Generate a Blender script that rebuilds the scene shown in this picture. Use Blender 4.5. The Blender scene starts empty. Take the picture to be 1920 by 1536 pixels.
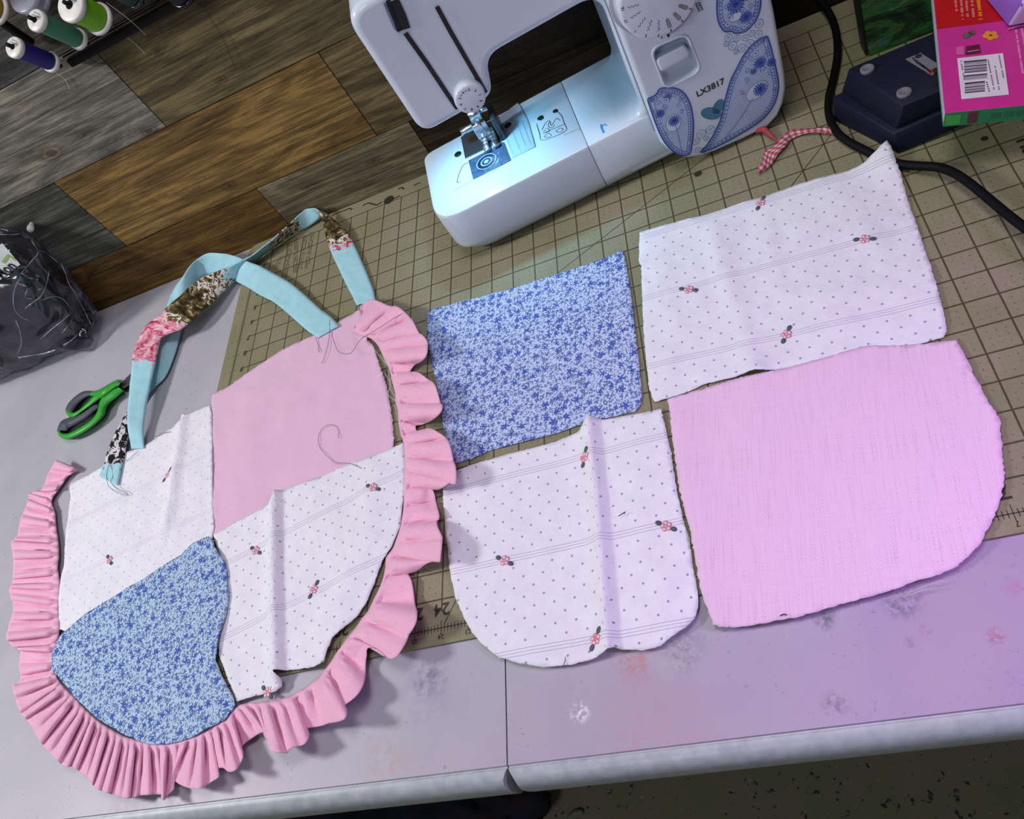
import bpy, bmesh, math, random
from mathutils import Vector, Matrix, noise, geometry
random.seed(7)
scene = bpy.context.scene
COL = scene.collection
IN = .0254

# ------------------------------------------------------------------ camera (solved from the cutting mat's inch grid)
FPX = 1541.52
RX = Vector((0.9052680, -0.0229753, -0.4242192))
RY = Vector((-0.2639974, -0.8127665, -0.5193420))
RZ = Vector((-0.3328591, 0.5821364, -0.7418369))
CAM = Vector((0.1783297, -0.2532110, 0.5799704))
cd = bpy.data.cameras.new('camera'); cam = bpy.data.objects.new('camera', cd); COL.objects.link(cam)
cd.sensor_fit = 'HORIZONTAL'; cd.sensor_width = 36; cd.lens = FPX/1920*36; cd.clip_start = .01
up, bk = -RY, -RZ
cam.matrix_world = Matrix(((RX.x, up.x, bk.x, CAM.x), (RX.y, up.y, bk.y, CAM.y), (RX.z, up.z, bk.z, CAM.z), (0, 0, 0, 1)))
scene.camera = cam

# ------------------------------------------------------------------ world, lights, exposure
vs = scene.view_settings
vs.view_transform = 'Standard'; vs.look = 'None'; vs.gamma = 1; vs.use_curve_mapping = False
vs.exposure = .03
w = bpy.data.worlds.new('world'); scene.world = w; w.use_nodes = True
w.node_tree.nodes['Background'].inputs[0].default_value = (.92, .95, 1, 1)
w.node_tree.nodes['Background'].inputs[1].default_value = .07

def area(name, loc, target, size, energy, color, sy=None):
    d = bpy.data.lights.new(name, 'AREA'); d.energy = energy; d.color = color
    d.shape = 'RECTANGLE'; d.size = size; d.size_y = sy or size
    o = bpy.data.objects.new(name, d); COL.objects.link(o); o.location = loc
    o.rotation_euler = (Vector(target)-Vector(loc)).to_track_quat('-Z', 'Y').to_euler()
    return o
area('ceiling_lamp_light', (-1.40, .02, 1.08), (-.1, .22, 0), .24, 14.5, (.96, .95, 1))
area('ceiling_panel_light', (.12, .20, 1.60), (.05, .15, 0), .55, 8.6, (1, .94, 1))
pl = area('purple_lamp_light', (.95, -.10, .66), (.26, -.06, 0), .22, .62, (.66, .38, 1)); pl.data.spread = math.radians(52)
area('front_fill_light', (-.55, -1.35, 1.5), (.05, .3, .1), .5, 6.5, (.78, .93, 1))  # added fill without a visible source, brightens the machine front and floor

# ------------------------------------------------------------------ helpers
def ray(u, v):
    return RX*((u-960)/FPX) + RY*((v-768)/FPX) + RZ
def onz(u, v, z=0.):            # point of the table plane (height z) seen at photo pixel u, v
    d = ray(u, v); return CAM + d*((z-CAM.z)/d.z)
def ony(u, v, y):
    d = ray(u, v); return CAM + d*((y-CAM.y)/d.y)
def cr(P, n):                   # Catmull-Rom through tuples, n samples per span
    out = []
    m = len(P)
    for i in range(m-1):
        p0, p1, p2, p3 = P[max(i-1, 0)], P[i], P[i+1], P[min(i+2, m-1)]
        for k in range(n):
            t = k/n
            out.append(tuple(.5*((2*b)+(c-a)*t+(2*a-5*b+4*c-d)*t*t+(3*b-a-3*c+d)*t**3) for a, b, c, d in zip(p0, p1, p2, p3)))
    out.append(tuple(P[-1])); return out
def inpoly(x, y, P):
    c = False; j = len(P)-1
    for i in range(len(P)):
        if (P[i][1] > y) != (P[j][1] > y) and x < (P[j][0]-P[i][0])*(y-P[i][1])/(P[j][1]-P[i][1])+P[i][0]: c = not c
        j = i
    return c
def sm(a, b, x):
    t = max(0, min(1, (x-a)/(b-a))); return t*t*(3-2*t)

def tag(o, label=None, cat=None, group=None, kind=None):
    if label: o['label'] = label
    if cat: o['category'] = cat
    if group: o['group'] = group
    if kind: o['kind'] = kind
    return o
def empty(name, loc=(0, 0, 0), rot=None):
    o = bpy.data.objects.new(name, None); COL.objects.link(o); o.location = loc; o.empty_display_size = .02
    if rot: o.rotation_euler = rot
    return o

class MB:
    def __init__(s): s.v = []; s.f = []; s.m = []; s.uv = {}; s.col = {}
    def add(s, co): s.v.append(Vector(co)); return len(s.v)-1
    def face(s, idx, m=0): s.f.append(tuple(idx)); s.m.append(m)
    def poly(s, pts, m=0): s.face([s.add(p) for p in pts], m)
    def box(s, a, b, m=0, fn=None):
        fn = fn or (lambda *p: p)
        i = [s.add(fn(x, y, z)) for x in (a[0], b[0]) for y in (a[1], b[1]) for z in (a[2], b[2])]
        for q in ((0, 1, 3, 2), (4, 6, 7, 5), (0, 4, 5, 1), (2, 3, 7, 6), (0, 2, 6, 4), (1, 5, 7, 3)): s.face([i[k] for k in q], m)
    def tube(s, pts, r, m=0, n=8, cap=True):
        pts = [Vector(p) for p in pts]; rs = r if isinstance(r, (list, tuple)) else [r]*len(pts)
        rings = []; nrm = None
        for i, p in enumerate(pts):
            t = (pts[min(i+1, len(pts)-1)]-pts[max(i-1, 0)])
            if t.length < 1e-9: t = Vector((0, 0, 1))
            t.normalize()
            if nrm is None: nrm = t.orthogonal().normalized()
            nrm = (nrm - t*nrm.dot(t))
            if nrm.length < 1e-6: nrm = t.orthogonal()
            nrm.normalize(); b = t.cross(nrm)
            rings.append([s.add(p+(nrm*math.cos(a)+b*math.sin(a))*rs[i]) for a in [2*math.pi*k/n for k in range(n)]])
        for a, b in zip(rings, rings[1:]):
            for k in range(n): s.face((a[k], a[(k+1) % n], b[(k+1) % n], b[k]), m)
        if cap: s.face(rings[0][::-1], m); s.face(rings[-1], m)
    def lathe(s, org, axis, prof, n=32, m=0, mf=None):   # prof: (dist along axis, radius)
        axis = Vector(axis).normalized(); org = Vector(org); u = axis.orthogonal().normalized(); b = axis.cross(u)
        rings = []
        for h, r in prof: rings.append([s.add(org+axis*h+(u*math.cos(a)+b*math.sin(a))*max(r, 1e-5)) for a in [2*math.pi*k/n for k in range(n)]])
        for i, (a, c) in enumerate(zip(rings, rings[1:])):
            for k in range(n): s.face((a[k], a[(k+1) % n], c[(k+1) % n], c[k]), mf(i) if mf else m)
        s.face(rings[0][::-1], mf(0) if mf else m); s.face(rings[-1], mf(len(prof)-2) if mf else m)
    def line(s, pts, wd, nrm, m=0):                       # flat strip on a surface with normal nrm
        pts = [Vector(p) for p in pts]; nrm = Vector(nrm); prev = None
        for i, p in enumerate(pts):
            t = pts[min(i+1, len(pts)-1)]-pts[max(i-1, 0)]
            sd = t.cross(nrm)
            if sd.length < 1e-9: continue
            sd.normalize(); q = (s.add(p+sd*wd/2), s.add(p-sd*wd/2))
            if prev: s.face((prev[0], prev[1], q[1], q[0]), m)
            prev = q
    def disc(s, c, r, u, v, m=0, n=10, r2=None):
        c = Vector(c); u = Vector(u); v = Vector(v); r2 = r2 or r
        s.face([s.add(c+u*(r*math.cos(2*math.pi*k/n))+v*(r2*math.sin(2*math.pi*k/n))) for k in range(n)], m)
    def ring(s, c, r, wd, u, v, m=0, n=18, r2=None):
        c = Vector(c); u = Vector(u); v = Vector(v); r2 = r2 or r
        o = [s.add(c+u*(r*math.cos(2*math.pi*k/n))+v*(r2*math.sin(2*math.pi*k/n))) for k in range(n)]
        i = [s.add(c+u*((r-wd)*math.cos(2*math.pi*k/n))+v*((r2-wd)*math.sin(2*math.pi*k/n))) for k in range(n)]
        for k in range(n): s.face((o[k], o[(k+1) % n], i[(k+1) % n], i[k]), m)
    def text(s, txt, size, org, u, v, m=0, align='CENTER', bold=0.):
        cu = bpy.data.curves.new('t', 'FONT'); cu.body = txt; cu.size = size; cu.align_x = align; cu.align_y = 'CENTER'; cu.offset = bold; cu.resolution_u = 3
        ob = bpy.data.objects.new('t', cu); COL.objects.link(ob)
        dg = bpy.context.evaluated_depsgraph_get(); me = bpy.data.meshes.new_from_object(ob.evaluated_get(dg))
        u = Vector(u); v = Vector(v); org = Vector(org); off = len(s.v)
        for vt in me.vertices: s.add(org+u*vt.co.x+v*vt.co.y)
        for p in me.polygons: s.face([off+k for k in p.vertices], m)
        bpy.data.objects.remove(ob); bpy.data.curves.remove(cu); bpy.data.meshes.remove(me)
    def build(s, name, mats, parent=None, smooth=True, bevel=0, seg=3, angle=35, solid=0, sub=0, origin=None, wn=False):
        me = bpy.data.meshes.new(name)
        o = bpy.data.objects.new(name, me); COL.objects.link(o)
        org = Vector(origin) if origin is not None else (sum(s.v, Vector())/max(1, len(s.v)) if parent is None else Vector())
        if parent is not None and origin is None: org = Vector(parent.get('_w', (0, 0, 0)))
        me.from_pydata([v-org for v in s.v], [], s.f)
        for mt in (mats if isinstance(mats, (list, tuple)) else [mats]): me.materials.append(mt)
        me.polygons.foreach_set('material_index', s.m)
        me.polygons.foreach_set('use_smooth', [smooth]*len(s.f))
        if s.uv:
            ul = me.uv_layers.new(name='uv')
            for l in me.loops: ul.data[l.index].uv = s.uv.get(l.vertex_index, (0, 0))
        if s.col:
            ca = me.color_attributes.new('zone', 'FLOAT_COLOR', 'POINT')
            for i in range(len(s.v)): ca.data[i].color = s.col.get(i, (0, 0, 0, 1))
        me.update()
        if parent is None: o.location = org
        else:
            o.parent = parent
        if bevel:
            md = o.modifiers.new('bevel', 'BEVEL'); md.width = bevel; md.segments = seg; md.limit_method = 'ANGLE'; md.angle_limit = math.radians(angle)
        if solid:
            md = o.modifiers.new('solid', 'SOLIDIFY'); md.thickness = solid; md.offset = -1
        if wn:
            md = o.modifiers.new('weighted', 'WEIGHTED_NORMAL'); md.weight = 100; md.keep_sharp = True; me.set_sharp_from_angle(angle=math.radians(50))
        if sub:
            md = o.modifiers.new('sub', 'SUBSURF'); md.levels = sub; md.render_levels = sub
        return o
def thing(name, loc, label, cat, group=None):
    o = empty(name, loc); tag(o, label, cat, group); WORLD[o.name] = Vector(loc); return o
WORLD = {}
def part(mb, name, mats, parent, **k):       # child mesh given in world coordinates
    p = parent; off = Vector()
    while p is not None: off += p.location; p = p.parent
    return mb.build(name, mats, parent, origin=off, **k)

# ------------------------------------------------------------------ materials
class NT:
    def __init__(s, name):
        s.mat = bpy.data.materials.new(name); s.mat.use_nodes = True; s.t = s.mat.node_tree; s.b = s.t.nodes['Principled BSDF']
    def n(s, typ, **kw):
        nd = s.t.nodes.new(typ)
        for k, v in kw.items():
            if k.startswith('i_'):
                key = k[2:]; key = int(key) if key.isdigit() else key.replace('_', ' ')
                s.set(nd.inputs[key], v)
            else: setattr(nd, k, v)
        return nd
    def set(s, inp, v):
        if isinstance(v, bpy.types.NodeSocket): s.t.links.new(v, inp)
        elif isinstance(v, bpy.types.Node): s.t.links.new(v.outputs[0], inp)
        else:
            if isinstance(v, tuple) and len(v) == 3 and inp.type == 'RGBA': v = v+(1,)
            inp.default_value = v
    def m(s, op, a, b=0., c=None):
        nd = s.t.nodes.new('ShaderNodeMath'); nd.operation = op; s.set(nd.inputs[0], a); s.set(nd.inputs[1], b)
        if c is not None: s.set(nd.inputs[2], c)
        return nd.outputs[0]
    def mix(s, f, a, b):
        nd = s.t.nodes.new('ShaderNodeMix'); nd.data_type = 'RGBA'; s.set(nd.inputs[0], f); s.set(nd.inputs[6], a); s.set(nd.inputs[7], b); return nd.outputs[2]
    def ramp(s, f, stops):
        nd = s.t.nodes.new('ShaderNodeValToRGB'); s.set(nd.inputs[0], f); e = nd.color_ramp.elements
        while len(e) < len(stops): e.new(.5)
        for el, (p, c) in zip(e, stops): el.position = p; el.color = (c if isinstance(c, tuple) else (c, c, c)) + (1,)
        return nd.outputs[0]
    def noise(s, vec, scale, detail=3, rough=.5, dist=0.):
        nd = s.n('ShaderNodeTexNoise', i_Scale=scale, i_Detail=detail, i_Roughness=rough, i_Distortion=dist)
        if vec is not None: s.set(nd.inputs['Vector'], vec)
        return nd.outputs[0]
    def map(s, vec, scale=(1, 1, 1), loc=(0, 0, 0), rot=(0, 0, 0)):
        nd = s.n('ShaderNodeMapping', i_Scale=scale, i_Location=loc, i_Rotation=rot); s.set(nd.inputs['Vector'], vec); return nd.outputs[0]
    def geo(s): return s.n('ShaderNodeNewGeometry').outputs['Position']
    def obj(s): return s.n('ShaderNodeTexCoord').outputs['Object']
    def uv(s): return s.n('ShaderNodeTexCoord').outputs['UV']
    def bump(s, h, strength=.3, dist=.001):
        nd = s.n('ShaderNodeBump', i_Strength=strength, i_Distance=dist); s.set(nd.inputs['Height'], h); s.set(s.b.inputs['Normal'], nd.outputs[0])
    def out(s, color=None, rough=.5, metal=0., spec=None):
        if color is not None: s.set(s.b.inputs['Base Color'], color)
        s.set(s.b.inputs['Roughness'], rough); s.set(s.b.inputs['Metallic'], metal)
        if spec is not None: s.set(s.b.inputs['Specular IOR Level'], spec)
        return s.mat
def plain(name, c, rough=.5, metal=0., spec=None, nz=0.06, scale=60):
    t = NT(name); f = t.noise(t.obj(), scale, 2)
    a = tuple(x*(1-nz) for x in c); b = tuple(min(1, x*(1+nz)) for x in c)
    return t.out(t.ramp(f, [(.3, a), (.7, b)]), rough, metal, spec)

def m_fabric(name, c, weave=1400, dark=.82, bump=.25, slub=0.):
    t = NT(name); uv = t.uv()
    sep = t.n('ShaderNodeSeparateXYZ'); t.set(sep.inputs[0], uv); x, y = sep.outputs[0], sep.outputs[1]
    wx = t.m('SINE', t.m('MULTIPLY', x, weave*6.283/2)); wy = t.m('SINE', t.m('MULTIPLY', y, weave*6.283/2))
    wv = t.m('MULTIPLY_ADD', t.m('MULTIPLY', wx, wy), .25, .5)
    f = wv
    if slub:
        n1 = t.noise(t.map(uv, (900, 25, 1)), 1, 2); n2 = t.noise(t.map(uv, (40, 700, 1)), 1, 2)
        f = t.m('ADD', t.m('MULTIPLY', wv, .35), t.m('ADD', t.m('MULTIPLY', n1, slub*.55), t.m('MULTIPLY', n2, slub*.25)))
    else:
        f = t.m('ADD', t.m('MULTIPLY', wv, .5), t.m('MULTIPLY', t.noise(uv, 300, 4, .7), .5))
    col = t.ramp(f, [(.3, tuple(k*dark for k in c)), (.62, c)])
    t.bump(f, bump, .0006)
    t.set(t.b.inputs['Sheen Weight'], .15)
    return t.out(col, .9, 0, .15)

def m_white_print(name='printed_white_cotton', ink=1.):
    t = NT(name); uv = t.uv()
    sep = t.n('ShaderNodeSeparateXYZ'); t.set(sep.inputs[0], uv); p, q = sep.outputs[0], sep.outputs[1]
    j = t.m('ROUND', t.m('DIVIDE', q, .009)); odd = t.m('FLOORED_MODULO', j, 2.)
    px = t.m('ADD', t.m('DIVIDE', p, .01733), t.m('MULTIPLY', odd, .5))
    dx = t.m('MULTIPLY', t.m('SUBTRACT', px, t.m('ROUND', px)), .01733)
    dy = t.m('SUBTRACT', q, t.m('MULTIPLY', j, .009))
    r = t.m('SQRT', t.m('ADD', t.m('MULTIPLY', dx, dx), t.m('MULTIPLY', dy, dy)))
    s = t.m('SUBTRACT', q, t.m('MULTIPLY', t.m('ROUND', t.m('DIVIDE', q, .081)), .081)); a = t.m('ABSOLUTE', s)
    far = t.m('GREATER_THAN', a, .0045)
    dots = t.m('MULTIPLY', t.m('LESS_THAN', r, .00106), far)
    l1 = t.m('LESS_THAN', a, .00028); l2 = t.m('LESS_THAN', t.m('ABSOLUTE', t.m('SUBTRACT', a, .0026)), .0003)
    lines = t.m('MAXIMUM', l1, l2)
    nz = t.noise(uv, 55, 4, .65); fine = t.noise(t.map(uv, (300, 1500, 1)), 1, 2)
    base = t.ramp(t.m('ADD', t.m('MULTIPLY', nz, .7), t.m('MULTIPLY', fine, .3)), [(.3, (.74, .72, .78)), (.65, (.84, .82, .87))])
    c = t.mix(t.m('MULTIPLY', lines, .6*ink), base, (.28, .24, .40))
    c = t.mix(t.m('MULTIPLY', dots, 0.72*ink), c, (.16, .17, .33))
    t.bump(t.m('ADD', t.m('MULTIPLY', t.noise(uv, 40, 5, .6), 1.), t.m('MULTIPLY', fine, .1)), .55, .004)
    return t.out(c, .85, 0, .2)

def m_blue_floral(name='blue_ditsy_floral_cotton', base=(.52, .61, .85)):
    t = NT(name); uv = t.uv()
    wob = t.n('ShaderNodeVectorMath', operation='ADD'); nzc = t.n('ShaderNodeTexNoise', i_Scale=260, i_Detail=2.)
    t.set(nzc.inputs['Vector'], uv)
    sub = t.n('ShaderNodeVectorMath', operation='SCALE'); t.set(sub.inputs[0], nzc.outputs['Color']); sub.inputs['Scale'].default_value = .0016
    t.set(wob.inputs[0], uv); t.set(wob.inputs[1], sub.outputs[0]); vec = wob.outputs[0]
    def flowers(scale, petals, rad, thr, seed):
        v = t.n('ShaderNodeTexVoronoi', i_Scale=scale, i_Randomness=.9, voronoi_dimensions='2D'); mp = t.map(vec, loc=(seed, seed*.7, 0)); t.set(v.inputs['Vector'], mp)
        d = t.n('ShaderNodeVectorMath', operation='SUBTRACT'); sc = t.n('ShaderNodeVectorMath', operation='SCALE'); t.set(sc.inputs[0], mp); sc.inputs['Scale'].default_value = 1.
        t.set(d.inputs[0], mp); t.set(d.inputs[1], v.outputs['Position'])
        sp = t.n('ShaderNodeSeparateXYZ'); t.set(sp.inputs[0], d.outputs[0])
        ang = t.m('ARCTAN2', sp.outputs[1], sp.outputs[0]); cs = t.n('ShaderNodeSeparateColor'); t.set(cs.inputs[0], v.outputs['Color'])
        pet = t.m('MULTIPLY_ADD', t.m('COSINE', t.m('ADD', t.m('MULTIPLY', ang, petals), t.m('MULTIPLY', cs.outputs[1], 6.3))), .35, .75)
        rr = t.m('MULTIPLY', t.m('MULTIPLY', pet, rad), t.m('MULTIPLY_ADD', cs.outputs[2], .5, .7))
        ln = t.m('SQRT', t.m('ADD', t.m('MULTIPLY', sp.outputs[0], sp.outputs[0]), t.m('MULTIPLY', sp.outputs[1], sp.outputs[1])))
        return t.m('MULTIPLY', t.m('LESS_THAN', ln, rr), t.m('LESS_THAN', cs.outputs[0], thr))
    big = flowers(92, 5., .0034, .62, .1); mid = flowers(205, 3., .0020, .72, .37); sml = flowers(340, 2., .00112, .9, .61)
    leaf = t.m('GREATER_THAN', t.noise(t.map(uv, (300, 620, 1), rot=(0, 0, .6)), 1, 2, .5, .6), .60)
    c = t.mix(t.m('MULTIPLY', leaf, .5), base, (.14, .2, .34))
    c = t.mix(t.m('MULTIPLY', sml, .8), c, (.09, .13, .27))
    c = t.mix(t.m('MULTIPLY', mid, .85), c, (.07, .12, .32))
    c = t.mix(t.m('MULTIPLY', big, .92), c, (.045, .09, .40))
    t.bump(t.noise(uv, 900, 2), .2, .0005)
    return t.out(c, .9, 0, .15)

def m_table():
    t = NT('stained_white_table_plastic'); g = t.geo()
    c = t.ramp(t.noise(g, 9, 4, .6), [(.3, (.395, .385, .43)), (.7, (.46, .45, .485))])
    sx = t.n('ShaderNodeSeparateXYZ'); t.set(sx.inputs[0], g)      # lavender tint growing towards the right front of the table
    reg = t.m('ADD', t.m('MULTIPLY', sx.outputs[0], 1.7), t.m('ADD', t.m('MULTIPLY', sx.outputs[1], -1.6), t.m('MULTIPLY', t.noise(g, 7, 4, .6), .9)))
    c = t.mix(t.ramp(reg, [(.40, 0.), (1., 1.)]), c, (.36, .275, .44))
    c = t.mix(t.ramp(t.m('ADD', t.noise(g, 6, 5, .65), t.m('MULTIPLY', sx.outputs[1], -1.2)), [(.52, 0.), (.78, .45)]), c, (.45, .33, .40))
    sp = t.ramp(t.noise(g, 260, 2, .7), [(.30, 1.), (.36, 0.)]); reg = t.ramp(t.noise(g, 16, 3, .6), [(.48, 0.), (.66, 1.)])
    c = t.mix(t.m('MULTIPLY', t.m('MULTIPLY', sp, reg), .8), c, (.2, .14, .2))
    sc = t.ramp(t.noise(t.map(g, (60, 500, 1), rot=(0, 0, .7)), 1, 3, .7), [(.70, 0.), (.76, 1.)])
    c = t.mix(t.m('MULTIPLY', sc, .35), c, (.3, .25, .3))
    def stain(u, v, r, colr, k, ns=130, lo=.42, hi=.62):
        nonlocal c
        p = onz(u, v); d = t.n('ShaderNodeVectorMath', operation='DISTANCE'); t.set(d.inputs[0], g); d.inputs[1].default_value = (p.x, p.y, 0)
        m = t.ramp(t.m('DIVIDE', d.outputs['Value'], r), [(.35, 1.), (1., 0.)])
        m = t.m('MULTIPLY', m, t.ramp(t.noise(g, ns, 4, .7), [(lo, 0.), (hi, 1.)]))
        c = t.mix(t.m('MULTIPLY', m, k), c, colr)
    stain(800, 1275, .022, (.16, .14, .24), .8); stain(795, 1310, .03, (.3, .27, .38), .5, 60)
    stain(1190, 1232, .022, (.5, .2, .14), .6, 200); stain(1250, 1228, .02, (.5, .6, .5), .5, 60)
    stain(1690, 1125, .016, (.12, .11, .18), .85, 220); stain(1545, 1158, .01, (.1, .09, .13), .9, 200)
    stain(1735, 1178, .006, (.4, .1, .22), .7, 260, .42, .55); stain(1868, 1190, .008, (.4, .1, .2), .75, 300, .44, .56); stain(1902, 1098, .009, (.45, .16, .36), .55, 240, .42, .58)
    stain(1706, 1203, .006, (.25, .1, .2), .7, 280, .42, .55)
    stain(720, 1425, .03, (.45, .33, .3), .7, 180); stain(1225, 1375, .055, (.48, .3, .34), .6, 190)
    stain(1565, 1318, .012, (.22, .12, .22), .85, 200); stain(1085, 1335, .01, (.9, .88, .92), .8, 260, .5, .55)
    stain(250, 1500, .05, (.3, .27, .3), .55, 150); stain(1275, 1215, .022, (.22, .2, .27), .7, 240)
    t.bump(t.noise(g, 700, 2), .08, .0004)
    return t.out(c, .42, 0, .4)

def m_mat():
    t = NT('green_cutting_mat_vinyl'); g = t.geo()
    sep = t.n('ShaderNodeSeparateXYZ'); t.set(sep.inputs[0], g); x, y = sep.outputs[0], sep.outputs[1]
    X = t.m('DIVIDE', x, IN); Y = t.m('DIVIDE', y, IN)
    def near(a, k=1.): b = t.m('MULTIPLY', a, k); return t.m('ABSOLUTE', t.m('SUBTRACT', b, t.m('ROUND', b)))
    ix = t.m('LESS_THAN', t.m('ABSOLUTE', X), 17.4); iy = t.m('LESS_THAN', t.m('ABSOLUTE', t.m('SUBTRACT', Y, 11.8)), 11.25)
    ins = t.m('MULTIPLY', ix, iy)
    lw = .030
    grid = t.m('MULTIPLY', t.m('MAXIMUM', t.m('LESS_THAN', near(X), lw), t.m('LESS_THAN', near(Y), lw)), ins)
    a4, b4 = near(X, 4.), near(Y, 4.)
    dots = t.m('MULTIPLY', t.m('LESS_THAN', t.m('ADD', t.m('MULTIPLY', a4, a4), t.m('MULTIPLY', b4, b4)), .009), ins)
    base = t.ramp(t.noise(g, 7, 4, .6), [(.35, (.205, .21, .105)), (.55, (.275, .245, .155)), (.75, (.315, .265, .19))])
    base = t.mix(t.ramp(t.noise(g, 420, 2, .6), [(.3, .35), (.6, 0.)]), base, (.17, .15, .08))
    wear = t.ramp(t.noise(t.map(g, (30, 240, 1), rot=(0, 0, .5)), 1, 3, .7), [(.66, 0.), (.78, .25)])
    base = t.mix(wear, base, (.4, .37, .28))
    c = t.mix(t.m('MULTIPLY', dots, t.ramp(t.noise(g, 120, 1), [(.35, .1), (.6, .75)])), base, (.07, .045, .03))
    c = t.mix(t.m('MULTIPLY', grid, .88), c, (.05, .035, .015))
    t.bump(t.noise(g, 1500, 2), .1, .0003)
    return t.out(c, .6, 0, .3)

def m_wood():
    t = NT('reclaimed_wood_plank'); g = t.geo()
    z = t.n('ShaderNodeVertexColor', layer_name='zone')
    cs = t.n('ShaderNodeSeparateXYZ'); t.set(cs.inputs[0], g)
    off = t.n('ShaderNodeVectorMath', operation='ADD'); sc = t.n('ShaderNodeVectorMath', operation='SCALE')
    t.set(sc.inputs[0], z.outputs['Color']); sc.inputs['Scale'].default_value = 31.
    t.set(off.inputs[0], g); t.set(off.inputs[1], sc.outputs[0]); p = off.outputs[0]
    grain = t.noise(t.map(p, (5, 1, 190)), 1, 7, .7, .5)
    big = t.noise(t.map(p, (5, 1, 26)), 1, 5, .65, 2.2)
    fine = t.noise(t.map(p, (16, 1, 480)), 1, 4, .7)
    k = t.m('ADD', t.m('ADD', t.m('MULTIPLY', grain, .9), t.m('MULTIPLY', big, .9)), t.m('MULTIPLY', fine, .62))
    f = t.ramp(t.m('MULTIPLY_ADD', k, 1.2, -.95), [(.12, .11), (.36, .38), (.52, .62), (.72, 1.15)])
    mul = t.n('ShaderNodeMix', data_type='RGBA', blend_type='MULTIPLY'); mul.inputs[0].default_value = 1.
    t.set(mul.inputs[6], z.outputs['Color']); t.set(mul.inputs[7], f)
    dark = t.ramp(t.noise(t.map(p, (4, 1, 20), loc=(3, 0, 1)), 1, 7, .75, 2.5), [(.60, 0.), (.70, .8)])
    c = t.mix(dark, mul.outputs[2], (.03, .022, .014))
    kn = t.n('ShaderNodeTexVoronoi', i_Scale=1., voronoi_dimensions='3D'); t.set(kn.inputs['Vector'], t.map(p, (4.2, .5, 9)))
    c = t.mix(t.ramp(kn.outputs['Distance'], [(.05, .8), (.11, .0)]), c, (.035, .02, .01))
    for (u, v, rx, rz) in ((430, 348, .011, .007), (96, 287, .020, .010), (415, 150, .008, .004), (280, 245, .012, .006), (700, 300, .010, .004), (140, 520, .012, .006)):
        q_ = ony(u, v, .613); e = t.n('ShaderNodeVectorMath', operation='SUBTRACT'); t.set(e.inputs[0], g); e.inputs[1].default_value = q_
        e2 = t.n('ShaderNodeVectorMath', operation='MULTIPLY'); t.set(e2.inputs[0], e.outputs[0]); e2.inputs[1].default_value = (1/rx, 0, 1/rz)
        ln = t.n('ShaderNodeVectorMath', operation='LENGTH'); t.set(ln.inputs[0], e2.outputs[0]); dd = t.m('ADD', ln.outputs['Value'], t.m('MULTIPLY', t.noise(g, 90, 3), .5))
        c = t.mix(t.ramp(t.m('MULTIPLY', dd, .4), [(.24, .75), (.32, .15), (.42, .55), (.62, 0.)]), c, (.05, .028, .012))
    t.bump(k, .5, .002)
    return t.out(c, .75, 0, .25)

def m_floor():
    t = NT('speckled_concrete_floor'); g = t.geo()
    c = t.ramp(t.noise(g, 5, 4, .6), [(.3, (.21, .20, .105)), (.5, (.27, .235, .15)), (.7, (.33, .24, .16))])
    c = t.mix(t.ramp(t.noise(g, 90, 3, .6), [(.32, .9), (.37, 0.)]), c, (.01, .01, .01))
    c = t.mix(t.ramp(t.noise(g, 170, 2, .6), [(.70, 0.), (.74, .9)]), c, (.5, .5, .4))
    return t.out(c, .8)

WHITE = m_white_print(); WHITE2 = m_white_print('printed_white_cotton_reverse', .55); FLORAL = m_blue_floral(); FLORAL2 = m_blue_floral('blue_floral_cotton_patch', (.45, .60, .76))
PINK_A = m_fabric('pale_pink_linen', (.80, .52, .68), 900, .84)
PINK_B = m_fabric('pink_slub_weave', (.83, .56, .75), 700, .68, .5, 1.15)
RUF = m_fabric('pink_gathered_cotton', (.88, .47, .63), 800, .84, .35)
INKB = plain('black_print', (.015, .014, .012), .6); ROSE = plain('rose_pink_print', (.74, .26, .34), .85); ROSEL = plain('pale_rose_print', (.86, .62, .68), .85); LEAFG = plain('grey_leaf_print', (.09, .11, .13), .85)
SHELL = plain('glossy_white_machine_plastic', (.66, .73, .82), .22, 0, .5, .015, 20)
SHELL2 = plain('white_machine_panel', (.68, .74, .84), .25, 0, .5, .015, 20)
GREYP = plain('grey_plastic', (.28, .3, .33), .4)
BLACK = plain('matte_black', (.008, .008, .01), .5); GLOSSB = plain('black_gloss', (.006, .006, .01), .2)
CHROME = plain('brushed_chrome', (.62, .64, .68), .22, 1.); STEEL = plain('needle_plate_steel', (.30, .31, .36), .25, .9)

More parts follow.
